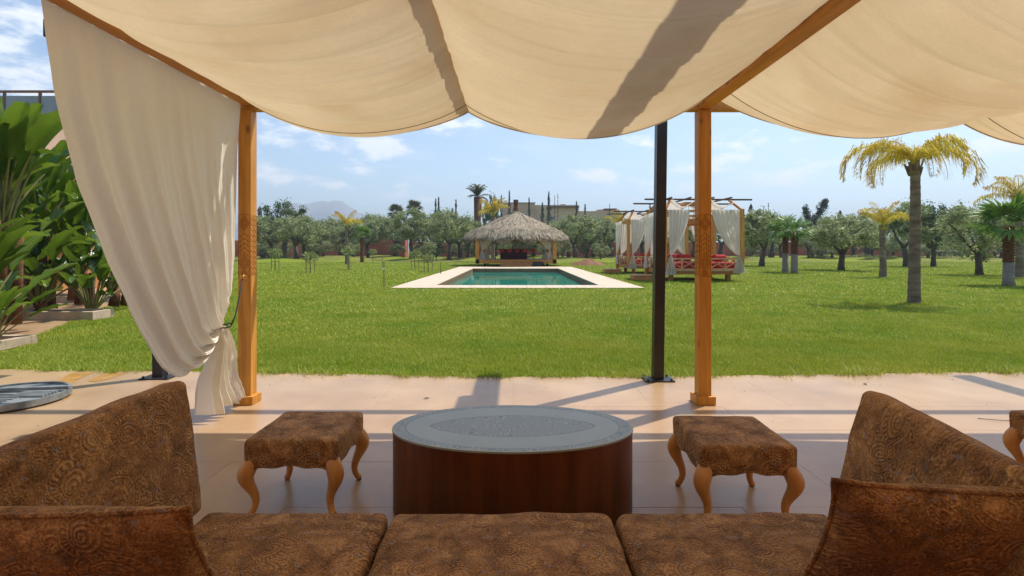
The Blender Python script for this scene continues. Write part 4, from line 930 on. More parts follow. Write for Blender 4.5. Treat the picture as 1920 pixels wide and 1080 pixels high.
def pavilion():
    cx,cy=.2,47.2; t=thing('thatched_pavilion','wooden pavilion with conical thatched roof at the far end of the pool','pavilion',(cx,cy,0))
    hx,hy=3.2,3.0
    b=MB().bx(-hx-.1,hx+.1,-hy-.1,hy+.1,.40,.56).build('deck', M['daywood'], t)
    MB().bx(-hx-.12,hx+.12,-hy-.16,-hy-.101,.25,.57).build('fascia', M['beamx'], t)
    for sx in (-1,1):
        for sy in (-1,1):
            MB().bx(sx*hx-.16,sx*hx+.16,sy*hy-.16,sy*hy+.16,.22 if sy<0 else .57,2.60).build('post', M['post'], t)
            MB().bx(sx*2.6-.1,sx*2.6+.1,sy*2.6-.1,sy*2.6+.1,-.02,.40).build('foot', M['dark'], t)
    for sy in (-1,1): MB().bx(-hx,hx,sy*hy-.08,sy*hy+.08,2.42,2.58).build('beam', M['beamx'], t)
    for sx in (-1,1): MB().bx(sx*hx-.08,sx*hx+.08,-hy,hy,2.43,2.57).build('beam', M['beam'], t)
    for k in range(3):
        MB().bx(-1.25,1.25,-hy-.18-.32*(k+1),-hy-.18-.32*k,-.0,.42-.14*k).build('step', M['daywood'], t)
    # roof
    Rr=4.5; zt=4.72; ze=2.70
    def prof(u): return zt-(zt-ze)*(u**.97) - .12*max(0,(u-.85)/.15)**2   # u=0..1
    n=48; P=[[(math.cos(2*math.pi*k/n)*Rr*u*.98,math.sin(2*math.pi*k/n)*Rr*u*.98,prof(u)-.12) for k in range(n+1)] for u in np.linspace(0.01,1,14)]
    rf=link('roof',grid_mesh('roof',np.array(P),M['thatch_u']),t)
    r=np.random.default_rng(5); N=30000; u=np.sqrt(r.random(N))*.98+.02; rowed=np.floor(u*9)/9+.09*r.random(N)**2; u=np.where(r.random(N)<.6,np.clip(rowed+.05,.02,1.0),u)
    th=r.uniform(0,2*np.pi,N); bumpy=.10*np.sin(th*5+u*9)+.09*np.sin(th*11+3+u*4)+.09*np.sin(u*57)
    pr=np.vectorize(prof)(u)+r.uniform(-.06,.17,N)+bumpy*.6*u; rad=Rr*u*(1+.02*np.sin(th*7))
    rd=np.stack([np.cos(th),np.sin(th),np.zeros(N)],1); tg=np.stack([-np.sin(th),np.cos(th),np.zeros(N)],1)
    L=r.uniform(.3,.65,N)[:,None]; dn=rd*.86+np.array([0,0,-1])*(.5+.35*(u>.85)+.2*r.random(N))[:,None]+tg*r.normal(0,.22,N)[:,None]
    dn/=np.linalg.norm(dn,axis=1)[:,None]; p0=rd*rad[:,None]; p0[:,2]=pr; p1=p0+dn*L; w=tg*r.uniform(.012,.055,N)[:,None]
    V=np.stack([p0-w,p0+w,p1+w*.5,p1-w*.5],1).reshape(-1,3)
    o=link('thatch',npmesh('thatch',V,np.arange(4*N).reshape(N,4),M['thatch'],r.random(N)**1.2),rf); o['kind']='stuff'
    # fringe hanging at the eave
    N=5200; th=r.uniform(0,2*np.pi,N); rd=np.stack([np.cos(th),np.sin(th),np.zeros(N)],1); tg=np.stack([-np.sin(th),np.cos(th),np.zeros(N)],1)
    p0=rd*(Rr*r.uniform(.9,1.01,N))[:,None]; p0[:,2]=ze-.12+r.uniform(-.08,.1,N); p1=p0+rd*r.uniform(-.02,.3,N)[:,None]+np.array([0,0,-1])*r.uniform(.12,.62,N)[:,None]*(1+.25*np.sin(th*13))[:,None]+tg*r.normal(0,.11,N)[:,None]; w=tg*r.uniform(.012,.03,N)[:,None]
    V=np.stack([p0-w,p0+w,p1+w*.4,p1-w*.4],1).reshape(-1,3)
    o=link('fringe',npmesh('fringe',V,np.arange(4*N).reshape(N,4),M['thatch'],r.random(N)),rf); o['kind']='stuff'
    MB().tube([(0,0,4.85),(0,0,5.2),(0,0,5.3),(0,0,5.35),(0,0,5.75),(0,0,5.8)],[.30,.19,.17,.20,.23,.22],12).build('finial', M['fibre'], t, smooth=False)
    fy=cy-hy+.15
    for sx,tx,ty_,lb in ((-1,.18,0,'white curtain tied back at the left front post of the thatched pavilion'),(1,-.18,0,'white curtain tied back at the right front post of the thatched pavilion')):
        A=(cx+sx*(hx-.15),fy,2.56); B=(cx+sx*(hx-1.35),fy,2.56); T=(cx+sx*(hx-.38),fy,1.35)
        tag(drape(A,B,T,.58,folds=6,amp=.045,flare=.5),lb,'curtain','curtains of the thatched pavilion')
    for sx,lb in ((-1,'grey white curtain hanging at the left rear post of the thatched pavilion'),(1,'grey white curtain hanging at the right rear post of the thatched pavilion')):
        A=(cx+sx*(hx-.15),cy+.4,2.56); B=(cx+sx*(hx-1.2),cy+.4,2.56); T=(cx+sx*(hx-.55),cy+.4,1.3)
        tag(drape(A,B,T,.58,folds=6,amp=.045,flare=.75),lb,'curtain','curtains of the thatched pavilion')
    # draped table with red valance
    tb=thing('dining_table','dark maroon draped table with red scallops inside the pavilion','table',(cx-.1,cy-1.2,.56))
    MB().bx(-1.25,1.05,-.5,.5,0,.84).build('skirt', M['maroon'], tb); MB().bx(-1.75,1.6,-.65,.65,.84,.90).build('tabletop', M['maroon'], tb)
    for k in range(5):
        x=-1.35+k*.65; m=MB(); m.v=[(x,-.66,.84),(x+.5,-.66,.84),(x+.42,-.69,.66),(x+.25,-.70,.56),(x+.08,-.69,.66),(x,-.60,.84),(x+.5,-.60,.84)]; m.f=[(0,4,3,2,1),(0,1,6,5)]
        m.build('valance', M['red'], tb)
    for sx in (-1.65,1.5): MB().bar((sx,-.55,.84),(sx+(.15 if sx>0 else -.0),-.6,0),.06,.06).build('leg', M['dark'], tb)
    bx=thing('loudspeaker','black box standing on the ground right of the pavilion steps','box',(2.0,cy-hy-.55,.03))
    MB().bx(-.42,.42,-.3,.3,0,.36).build('case', M['dark'], bx, bevel=.03); MB().bx(-.34,.34,-.32,-.301,.05,.31).build('grille', M['steel'], bx)
pavilion()

# ------------------------------------------------------------------ daybeds
def daybed(x0,y0,which):
    Wd,D,H=3.3,3.2,3.12
    t=thing('canopy_daybed','%s wooden canopy daybed with red mattress and crossed rail'%which,'daybed',(x0,y0,0),0,'canopied daybeds right of the pool')
    MB().bx(.05,Wd-.05,.05,D-.05,.30,.52).build('platform', M['daywood'], t,bevel=.01)
    MB().bx(-.05,Wd+.05,-.1,.04,.44,.56).build('front_board', M['railwood'], t,bevel=.01)
    for x in (.4,Wd-.4):
        for y in (.5,D-.5): MB().bx(x-.09,x+.09,y-.09,y+.09,-.05,.30).build('foot', M['daywood'], t)
    for x in (0,Wd):
        for y in (0,D):
            MB().bx(x-.08,x+.08,y-.08,y+.08,.2 if y else .56,H).build('post', M['post'], t)
    zr=.98
    def rail(a,b,n):
        a,b=Vector(a),Vector(b)
        MB().bar(a+Vector((0,0,zr)),b+Vector((0,0,zr)),.10,.06).build('rail', M['railwood'], t)
        for k in range(n+1):
            p=a.lerp(b,k/n); 
            if 0<k<n: MB().bar(p+Vector((0,0,.56)),p+Vector((0,0,.95)),.06,.05).build('baluster', M['railwood'], t)
            if k<n:
                q=a.lerp(b,(k+1)/n); MB().bar(p+Vector((0,0,.58)),q+Vector((0,0,.93)),.045,.035).build('crossbar', M['railwood'], t)
                MB().bar(p+Vector((0,.012,.93)),q+Vector((0,.012,.58)),.04,.03).build('crossbar', M['railwood'], t)
    rail((.1,-.02,0),(Wd-.1,-.02,0),5); rail((0,.1,0),(0,D-.1,0),4); rail((Wd,.1,0),(Wd,D-.1,0),4)
    # top frame: rafters leaning inwards carrying two long poles
    for y in (0,D): MB().bx(.08,Wd-.08,y-.04,y+.04,H-.14,H-.04).build('top_rail', M['railwood'], t)
    for x in (0,Wd): MB().bx(x-.04,x+.04,.08,D-.08,H-.15,H-.05).build('top_rail', M['daywood'], t)
    for y in (.0,D):
        for x,s in ((0,1),(Wd,-1)):
            MB().bar((x,y,H-.05),(x+s*.35,y+(.5 if y==0 else -.5),H+.42),.09,.09).build('brace', M['daywood'], t)
    for y in (.5,D-.5): MB().bar((-.75,y,H+.46),(Wd+.65,y,H+.44),.07,.07).build('pole', M['darkpole'], t)
    for x in (.35,Wd*.36,Wd*.66,Wd-.35): MB().bar((x,.2,H+.51),(x,D-.2,H+.51),.06,.06).build('pole', M['darkpole'], t)
    c=MB().bx(Wd/2-.45,Wd/2+.45,D/2-.45,D/2+.45,H+.28,H+.40).build('centre_frame', M['daywood'], t)
    # canopy cloth slung between poles
    for k,(xa,xb) in enumerate(((.35,Wd/2-.35),(Wd/2+.35,Wd-.2))):
        P=[[(xa+(xb-xa)*i/14, D*j/14, H+.40-.30*math.sin(math.pi*i/14)-.18*math.sin(math.pi*j/14)*(i/14)+.02*math.sin(i*2+j)) for i in range(15)] for j in range(15)]
        tag(link('canopy_cloth',grid_mesh('canopy_cloth',np.array(P),M['white_cloth']),None,(x0,y0,0)),'white cloth slung under the %s half of the %s daybed roof'%(('left','right')[k],which),'cloth','cloths under the daybed roofs')
    # hanging lamp
    l=thing('hanging_lamp','small wooden lantern hanging in the middle of the %s daybed'%which,'lamp',(x0+Wd/2,y0+D/2,H-.55))
    for sx in (-.12,.12): MB().bar((sx,0,.2),(sx,0,.83),.012,.012).build('cord', M['cord'], l)
    MB().tube([(0,0,-.1),(0,0,-.04),(0,0,.14),(0,0,.2)],[.22,.36,.36,.25],6).build('lantern', M['daywood'], l)
    # bedding: things lying on it
    mt=thing('mattress','thick red mattress lying on the %s daybed'%which,'mattress',(x0+Wd/2,y0+D/2,.52),0,'red daybed mattresses')
    link('pad',rounded('pad',(Wd-.3,D-.3,.30),.08,M['red'],crown=.02,z0=.15),mt)
    for i,(cx_,cy_,rz) in enumerate(((.75,D-.55,0),(1.65,D-.5,.1),(2.6,D-.55,-.1),(2.7,1.1,.2),(.55,1.3,-1.5))):
        o=thing('bolster','red %s cushion on the %s daybed'%(('rear left','rear middle','rear right','front right','left side')[i],which),'cushion',(x0+cx_,y0+cy_,.98),rz,'red cushions on the daybeds')
        link('pad',rounded('pad',(.75,.35,.34),.13,M['red']),o)
    # curtains
    g='white curtains of the daybeds'
    def cu(A,B,T,zb,lb,**k): tag(drape([A[0]+x0,A[1]+y0,A[2]],[B[0]+x0,B[1]+y0,B[2]],[T[0]+x0,T[1]+y0,T[2]],zb,**k),lb,'curtain',g)
    Z=H-.05
    cu((.12,-.1,Z),(1.05,-.1,Z),(.22,-.12,1.12),.28,'white curtain tied at the left front post of the %s daybed'%which,folds=6,amp=.05,flare=.5)
    cu((Wd-.12,-.1,Z),(Wd-1.35,-.1,Z),(Wd-.15,-.12,1.08),.36,'white curtain swept to the right front post of the %s daybed'%which,folds=7,amp=.05,flare=.55)
    cu((Wd-.12,D+.05,Z),(Wd-1.3,D+.05,Z),(Wd-.35,D+.05,1.1),.55,'cream curtain at the right rear post of the %s daybed'%which,folds=6,amp=.05,flare=.5)
    cu((.12,D+.05,Z),(1.3,D+.05,Z),(.25,D+.05,1.1),.55,'cream curtain at the left rear post of the %s daybed'%which,folds=6,amp=.05,flare=.5)
    cu((-.1,D-.12,Z),(-.1,1.35,Z),(-.1,D-.25,1.1),.5,'white curtain along the open left side of the %s daybed, rear end'%which,folds=7,amp=.05,flare=.5)
    s=thing('wooden_step','low wooden step box at the left side of the %s daybed'%which,'step',(x0-.75,y0+.9,0),0,'step boxes beside the daybeds')
    MB().bx(-.45,.45,-.4,.4,.02,.22).build('box', M['daywood'], s,bevel=.02); MB().bx(-.5,.5,-.45,.45,.221,.26).build('tread', M['railwood'], s,bevel=.01)

def rounded(name,dim,r,m,n=14,crown=0,z0=0,warp=0,seed=0):
    """rounded box with optional crowned top; one continuous closed mesh"""
    hx,hy,hz=[d/2 for d in dim]; V={};F=[];vl=[]
    def pt(i,j,k):
        key=(i,j,k)
        if key in V: return V[key]
        q=Vector((hx*(2*i/n-1),hy*(2*j/n-1),hz*(2*k/n-1)))
        # cluster samples toward the edges
        f=lambda t,h:(math.copysign(1,t)*h*(1-max(0,1-abs(t/h))**1.5)) if h>0 else 0
        q=Vector((f(q.x,hx),f(q.y,hy),f(q.z,hz)))
        inn=Vector((max(-hx+r,min(hx-r,q.x)),max(-hy+r,min(hy-r,q.y)),max(-hz+r,min(hz-r,q.z)))); d=q-inn
        if d.length>1e-9:
            mx=max(abs(d.x),abs(d.y),abs(d.z)); d=d.normalized()*mx
        p=inn+d
        if crown: p.z+=crown*(1-(p.x/hx)**2)*(1-(p.y/hy)**2)*(1 if p.z>0 else -.3)
        if warp: 
            nv=mnoise.noise_vector(Vector((p.x*6+seed,p.y*6,p.z*6)))*warp+mnoise.noise_vector(Vector((p.x*22+seed,p.y*22,p.z*22)))*warp*.25; p=p+nv
        p.z+=z0; V[key]=len(vl); vl.append(tuple(p)); return V[key]
    for a in range(n):
        for b in range(n):
            F.append((pt(a,b,0),pt(a,b+1,0),pt(a+1,b+1,0),pt(a+1,b,0))); F.append((pt(a,b,n),pt(a+1,b,n),pt(a+1,b+1,n),pt(a,b+1,n)))
            F.append((pt(a,0,b),pt(a+1,0,b),pt(a+1,0,b+1),pt(a,0,b+1))); F.append((pt(a,n,b),pt(a,n,b+1),pt(a+1,n,b+1),pt(a+1,n,b)))
            F.append((pt(0,a,b),pt(0,a,b+1),pt(0,a+1,b+1),pt(0,a+1,b))); F.append((pt(n,a,b),pt(n,a+1,b),pt(n,a+1,b+1),pt(n,a,b+1)))
    return npmesh(name,vl,F,m,smooth=True)
daybed(6.5,22.9,'nearer'); daybed(6.5,30.2,'farther')

# ------------------------------------------------------------------ timber pergola with canvas
pg=thing('timber_pergola','orange timber pergola framing the view with carved posts','pergola',(0,4.72,0))
def carving(parent,s,x,facing):
    """incised lozenges, stepped lines and dots between z 1.12 and 1.66"""
    b=MB(); y=-s/2-.0015; w=.0035; z0,z1=1.12,1.66; hw=s/2-.006
    def ln(a,c,ww=w): b.bar((x+a[0],y,a[1]),(x+c[0],y,c[1]),.002,ww,up=(0,1,0)) if False else b.bar((x+a[0],y,a[1]),(x+c[0],y,c[1]),ww,.003,up=(0,-1,0))
    ln((-hw,z0),(hw,z0)); ln((-hw,z1),(hw,z1)); ln((-hw,z0),(-hw,z1)); ln((hw,z0),(hw,z1))
    zz=z1-.01
    def loz(c,rx,rz):
        ln((0-rx,c),(0,c+rz)); ln((0,c+rz),(rx,c)); ln((rx,c),(0,c-rz)); ln((0,c-rz),(-rx,c))
    for c in (1.585,1.24):
        for k in (1,.68,.36): loz(c,hw*k*.95,.068*k)
    for k in range(5):                               # stepped chevrons
        c=1.325+k*.042
        pts=[(-hw,c-.03),(-hw*.6,c-.03),(-hw*.6,c-.012),(-hw*.2,c-.012),(-hw*.2,c+.006),(hw*.2,c+.006),(hw*.2,c-.012),(hw*.6,c-.012),(hw*.6,c-.03),(hw,c-.03)]
        for p,q in zip(pts,pts[1:]): ln(p,q,.003)
    ln((-.02,1.13),(.02,1.13)); ln((-.02,1.165),(.02,1.165)); ln((-.02,1.13),(-.02,1.165)); ln((.02,1.13),(.02,1.165)); ln((0,1.13),(0,1.165)); ln((-.02,1.147),(.02,1.147))
    b.build('carving', M['carve'], parent)
    d=MB(); xs=x+facing*(s/2+.0015)
    for i in range(34):
        for j in range(6):
            if (i*7+j*5+i*j)%3==0: continue
            zc=z0+.012+i*(z1-z0-.02)/33; yc=-hw+.008+j*(2*hw-.016)/5; d.box((xs,yc,zc),(.003,.0085,.0075),Matrix.Rotation(.78 if (i+j)%2 else 0,3,'X'))
    d.build('carving', M['carve_l'], parent)
def post(x,facing,lbl):
    s=.112
    MB().bx(x-s/2,x+s/2,-s/2,s/2,.06,2.58).build('post', M['post'], pg, bevel=.004)
    MB().bx(x-.086,x+.086,-.086,.086,0,.075).build('plinth', M['post'], pg, bevel=.005)
    carving(pg,s,x,facing)
post(-2.355,1,''); post(1.675,-1,''); post(5.70,-1,'')
MB().bx(-2.42,5.78,-.05,.05,2.581,2.70).build('cross_beam', M['beamx'], pg, bevel=.004)
for x,z in ((-2.315,2.615),(1.672,2.585),(5.69,2.585)): MB().bx(x-.05,x+.05,-6.9,-.052,z,z+.075).build('beam', M['beam'], pg, bevel=.004)
for x in (-.392,3.70): MB().bx(x-.025,x+.025,-6.9,-.052,2.56,2.605).build('joist', M['beam'], pg, bevel=.004)
MB().bx(-2.42,5.78,-6.98,-6.901,2.581,2.70).build('cross_beam', M['beamx'], pg)
for x in (-2.355,1.675,5.70): MB().bx(x-.056,x+.056,-6.90,-6.79,0,2.58).build('post', M['post'], pg)
def bay(xa,za,xb,zb,sag0,dsag,label,seed,yf=4.55):
    rr=np.random.default_rng(int(seed*10)); NC=46
    cy=rr.uniform(-1.8,4.5,NC); cw=rr.uniform(.014,.05,NC); ca=rr.uniform(.004,.017,NC)*np.where(rr.random(NC)<.3,-1,1); cp=rr.uniform(0,6.28,NC); cf=rr.uniform(1.5,5,NC); cc=rr.uniform(0,1,NC); cs=rr.uniform(.15,.6,NC); cd_=rr.uniform(-.10,.10,NC)
    nx,ny=72,640; xs=np.linspace(0,1,nx); ys=np.linspace(yf,-1.8,ny); P=np.zeros((ny,nx,3))
    for j,y in enumerate(ys):
        d=yf-y; sag=sag0+dsag*(1-math.exp(-d/.8))
        sh=4*xs*(1-xs); sh=sh**.92
        per=.46; ph=d/per+.12*math.sin(d*3+seed)
        ridge=abs(math.sin(math.pi*ph))**.8                    # small scallops between the tie points
        ph2=d/.155+seed; r2=math.sin(2*math.pi*ph2)*.5+.5*math.sin(2*math.pi*ph2*.37+1)
        edge=np.clip(1-sh,0,1)
        wv=np.array([mnoise.noise(Vector((x*2.5+seed,y*3.2,seed))) for x in xs])
        wv2=np.array([mnoise.noise(Vector((x*1.1+seed*2,y*9,3))) for x in xs])
        z=za*(1-xs)+zb*xs-sag*sh - .050*ridge*(.35+sh*.7) - .019*r2*(.4+.6*sh)*(.55+wv) + .014*wv*sh+.018*wv2*(.3+sh)
        z-= .012*edge*(1-ridge)
        yc=cy[:,None]+.02*np.sin(xs[None]*cf[:,None]+cp[:,None])+cd_[:,None]*(xs[None]-.5)
        z-= np.sum(ca[:,None]*np.exp(-((y-yc)/cw[:,None])**2)*np.exp(-((xs[None]-cc[:,None])/cs[:,None])**2),0)*np.clip(sh*4,0,1)
        P[j,:,0]=xa*(1-xs)+xb*xs; P[j,:,1]=y+.03*sh*np.sin(xs*3+seed)*(d<.02); P[j,:,2]=z
    o=link('canvas_shade',grid_mesh('canvas_shade',P,M['canvas'])); tag(o,label,'canvas shade','canvas shades slung from the pergola')
    # rolled hem along the front edge and a stitched seam a hand behind it
    for jj,rr,off,nm,mm in ((0,.008,0,'hem','canvas'),(25,.0028,-.004,'seam','seam')):
        pts=[(P[jj,i,0],P[jj,i,1],P[jj,i,2]+off) for i in range(nx)]
        MB().tube(pts,rr,6).build(nm,M[mm],o,smooth=True)
    return P
bay(-2.27,2.665,-.385,2.545,.245,.03,'cream canvas shade in the left bay beside the curtain',1.3)
bay(-.385,2.545,1.625,2.660,.285,.05,'cream canvas shade in the middle bay above the coffee table',4.1)
bay(1.72,2.66,3.70,2.55,.235,.20,'cream canvas shade in the bay right of the right timber post',7.7)
bay(3.70,2.55,5.64,2.66,.36,.12,'cream canvas shade at the far right edge of the picture',9.2)

# steel frame over the terrace
sf=thing('steel_frame','tall black steel frame standing over the terrace edge','steel frame',(0,5.64,0))
def steelpost(x,y,lean=0):
    m=MB(); m.bar((x,y,0),(x+lean,y,3.6),.104,.104,up=(0,1,0)); m.build('steel_post', M['steel'], sf)
    pl=MB().bx(x-.15,x+.15,y-.12,y+.12,.001,.014).build('base_plate', M['steel'], sf)
    for sx in (-1,1):
        for sy in (-1,1): MB().tube([(x+sx*.12,y+sy*.09,.014),(x+sx*.12,y+sy*.09,.032)],.012,6).build('bolt', M['bolt'], pl)
steelpost(1.50,-.08,.05); steelpost(-3.75,.02); steelpost(6.55,0)
MB().bx(-4.95,8.5,-.03,.03,3.6,3.78).build('front_beam', M['steel'], sf)
for x in (-3.85,1.42,6.5): MB().bx(x-.085,x+.085,-8.2,1.35,3.79,3.99).build('overhead_beam', M['steel'], sf)
MB().bx(1.20,1.31,-.4,.55,3.80,3.95).build('bracket', M['steel'], sf)

# ------------------------------------------------------------------ the big curtain
def big_curtain():
    Fy=[(4.66,2.665),(4.66,2.2),(4.64,1.75),(4.60,1.35),(4.53,1.05),(4.45,.86),(4.38,.74)]
    Ry=[(2.68,2.665),(2.80,2.15),(2.96,1.72),(3.18,1.28),(3.44,.87),(3.70,.53),(3.93,.40),(4.13,.47),(4.36,.72)]
    def res(pts,n):
        P=np.array(pts); d=np.r_[0,np.cumsum(np.linalg.norm(np.diff(P,axis=0),axis=1))]; 
        t=np.linspace(0,1,n)*d[-1]; Q=np.stack([np.interp(t,d,P[:,0]),np.interp(t,d,P[:,1])],1)
        for _ in range(6): Q[1:-1]=.25*Q[:-2]+.5*Q[1:-1]+.25*Q[2:]
        return Q
    nt,nb,ns=120,60,240; A=res(Fy,nt); B=res(Ry,nt); P=np.zeros((nt+nb,ns,3)); s=np.linspace(0,1,ns)
    def fold(s,t,seed=0):
        a=2*np.pi*(5.6*s+.30*np.sin(s*8)); b=2*np.pi*(11*s+.4*np.sin(s*13+1))
        return np.sin(a)*.7+np.sin(b+t*1.5)*.35+.25*np.sin(2*np.pi*29*s+t*4)*t
    for i in range(nt):
        t=i/(nt-1); ws=s**1.0
        # strands in between hang a little straighter, so the cloth bellies out at the rear
        sh=np.sin(np.pi*t)*.06*np.sin(np.pi*s)
        Y=A[i,0]*(1-ws)+B[i,0]*ws+sh; Z=A[i,1]*(1-ws)+B[i,1]*ws - .03*np.sin(np.pi*s)*np.sin(np.pi*t)
        width=abs(A[i,0]-B[i,0]); amp=.002+.060*(min(1,t*1.1)**.7)*min(1,width/.7+.25)
        if t>.9: amp*=1-(t-.9)*5
        X=-2.385-.035*min(1,t*4)+amp*fold(s,t)+.02*np.sin(np.pi*t)*(s-.3)
        Y=Y+.012*np.cos(2*np.pi*7.5*s)*t
        P[i,:,0]=X; P[i,:,1]=Y; P[i,:,2]=Z
    for k in range(nb):
        t=(k+1)/nb; i=nt+k
        spread=.03+.40*t**.65; Yc=4.37+.02*t
        Y=Yc+(.5-s)*spread+.06*t*(.5-s); Z=.73+(-.655-.03*np.sin(s*9))*t + .05*t*(s>.75)*(s-.75)
        amp=.028+.05*t
        X=-2.41+amp*(np.sin(2*np.pi*5*s+.6)+.45*np.sin(2*np.pi*11*s+t*2))+.02*np.sin(t*7)
        P[i,:,0]=X; P[i,:,1]=Y; P[i,:,2]=Z
    # wrinkles
    for i in range(nt+nb):
        for j in range(0,ns):
            p=P[i,j]; P[i,j,0]+=.006*mnoise.noise(Vector((p[1]*9,p[2]*5,2)))+ (.008*mnoise.noise(Vector((p[1]*20,p[2]*16,5))) if i>nt*.7 else 0)
    o=link('curtain',grid_mesh('curtain',P,M['curtain'])); tag(o,'large ivory curtain swept and tied back to the left timber post','curtain')
    # tie cord with brass hook
    c=thing('tie_cord','dark cord tying the ivory curtain to brass hooks on the post','cord',(-2.41,4.38,.73))
    pts=[(.09*math.cos(a),.06*math.sin(a),.012*math.sin(2*a)) for a in np.linspace(0,2*math.pi,24)]
    MB().tube(pts,.006,6).build('loop', M['cord'], c, smooth=True)
    MB().tube([(.09,0,0),(.095,.06,.08),(.075,.16,.22),(.055,.25,.37)],.006,6).build('cord', M['cord'], c, smooth=True)
    MB().tube([(.02,.06,0),(.03,.10,-.12),(.035,.11,-.25)],.005,6).build('cord_end', M['cord'], c, smooth=True)
    for k in (0,.028): MB().tube([(.04+k,.275,.38),(.04+k,.255,.38),(.04+k,.245,.39),(.04+k,.25,.405)],.0045,6).build('hook', M['brass'], c, smooth=True)
    MB().bx(.02,.085,.277,.282,.365,.40).build('hook_plate', M['brass'], c)
big_curtain()

# ------------------------------------------------------------------ coffee table
def coffee():
    t=thing('coffee_table','oval coffee table with engraved tin top and red brown sides','table',(-.005,2.805,0))
    n=128; a,b=.625,.366
    def el(k,ra,rb,z): return (math.cos(2*math.pi*k/n)*ra,math.sin(2*math.pi*k/n)*rb,z)
    m=MB(); prof=[(a-.012,b-.012,0),(a-.012,b-.012,.012),(a,b,.014),(a,b,.416)]
    for ra,rb,z in prof: m.v+=[el(k,ra,rb,z) for k in range(n)]
    for i in range(len(prof)-1):
        for k in range(n): m.f.append((i*n+k,i*n+(k+1)%n,(i+1)*n+(k+1)%n,(i+1)*n+k))
    m.build('body', M['mahog'], t, smooth=True)
    m=MB(); prof=[(a+.001,b+.001,.4165),(a+.004,b+.004,.418),(a+.004,b+.004,.426),(a+.001,b+.001,.428),(a-.006,b-.006,.4275)]
    for ra,rb,z in prof: m.v+=[el(k,ra,rb,z) for k in range(n)]
    for i in range(len(prof)-1):
        for k in range(n): m.f.append((i*n+k,i*n+(k+1)%n,(i+1)*n+(k+1)%n,(i+1)*n+k))
    m.f.append(tuple((len(prof)-1)*n+k for k in range(n))); m.build('tabletop', M['tin'], t)
coffee()

# ------------------------------------------------------------------ stools
def stool_parts(t):
    W,D=.47,.50
    me=rounded('seat',(W,D,.125),.022,M['velvet'],n=22,crown=.014,z0=.335,warp=.004,seed=3)
    link('seat',me,t)
    # scalloped skirt under the cushion
    m=MB(); n=24; V=[]; 
    def side(p,q):
        p,q=Vector(p),Vector(q); b=len(m.v)
        for i in range(n+1):
            u=i/n; w=p.lerp(q,u); drop=.034*(abs(2*u-1)**2.2)+.006*math.cos(6*math.pi*u)+.008
            m.v.append((w.x,w.y,.285)); m.v.append((w.x,w.y,.274-drop))
        for i in range(n): m.f.append((b+2*i,b+2*i+1,b+2*i+3,b+2*i+2))
    x,y=W/2-.003,D/2-.003
    side((-x,-y,0),(x,-y,0)); side((x,-y,0),(x,y,0)); side((x,y,0),(-x,y,0)); side((-x,y,0),(-x,-y,0))
    o=m.build('skirt', M['velvet'], t, smooth=False); s=o.modifiers.new('solid','SOLIDIFY'); s.thickness=.012; s.offset=-1
    for sx in (-1,1):
        for sy in (-1,1):
            dx,dy=sx*.72,sy*.55; cx,cy=sx*(W/2-.035),sy*(D/2-.035)
            zs=[.29,.255,.225,.19,.15,.11,.07,.035,.012]; off=[0,.022,.040,.034,.010,-.012,-.018,-.004,.016]; rad=[.036,.042,.043,.035,.026,.021,.0175,.0165,.018]
            zs2=np.linspace(.29,.012,26); o_=np.interp(-zs2,[-z for z in zs],off); r_=np.interp(-zs2,[-z for z in zs],rad)
            for _ in range(3): o_[1:-1]=.25*o_[:-2]+.5*o_[1:-1]+.25*o_[2:]; r_[1:-1]=.25*r_[:-2]+.5*r_[1:-1]+.25*r_[2:]
            lg=MB().tube([(cx+dx*o,cy+dy*o,z) for o,z in zip(o_,zs2)],list(r_),14,cap=True).build('leg', M['leg'], t, smooth=True)
            MB().tube([(cx+dx*.016,cy+dy*.016,.0),(cx+dx*.016,cy+dy*.016,.013)],.012,8).build('foot_tip', M['rubber'], lg)
    return t
g='brown paisley footstools'
s1=stool_parts(thing('footstool','brown paisley footstool with curved legs left of the coffee table','stool',(-1.12,2.915,0),0,g))
s2=copy_tree(s1); s2.location=(1.148,2.83,0); s2.rotation_euler=(0,0,R(-1)); s2['label']='brown paisley footstool with curved legs right of the coffee table'
s3=copy_tree(s1); s3.location=(3.20,2.95,0); s3.rotation_euler=(0,0,R(4)); s3['label']='brown footstool cut off by the right edge of the picture'

# ------------------------------------------------------------------ sofa and loose cushions
def sofa():
    t=thing('sofa','long brown paisley sofa in the foreground seen from behind','sofa',(0,1.5,0))
    MB().bx(-1.45,1.42,-.52,.42,.05,.20).build('base', M['velvet'], t, bevel=.02)
    for x0,x1,k in ((-1.15,-.462,0),(-.450,.362,1),(.374,1.16,2)):
        link('seat_cushion',rounded('seat_cushion',(x1-x0,.92,.19),.035,M['velvet'],n=26,crown=.018,z0=.285,warp=.008,seed=k*7),t,((x0+x1)/2,.03,0))
    link('arm',rounded('arm',(.16,.98,.36),.05,M['velvet'],n=12,z0=.38),t,(-1.40,0,0)); link('arm',rounded('arm',(.16,.98,.36),.05,M['velvet'],n=12,z0=.38),t,(1.36,0,0))
    link('backrest',rounded('backrest',(2.7,.14,.46),.05,M['velvet_up'],n=12,z0=.30),t,(0,-.60,0))
    for x in (-1.3,1.3):
        for y in (-.5,.35): MB().tube([(x,y,0),(x,y,.055)],[.025,.035],8).build('foot', M['leg'], t)
sofa()
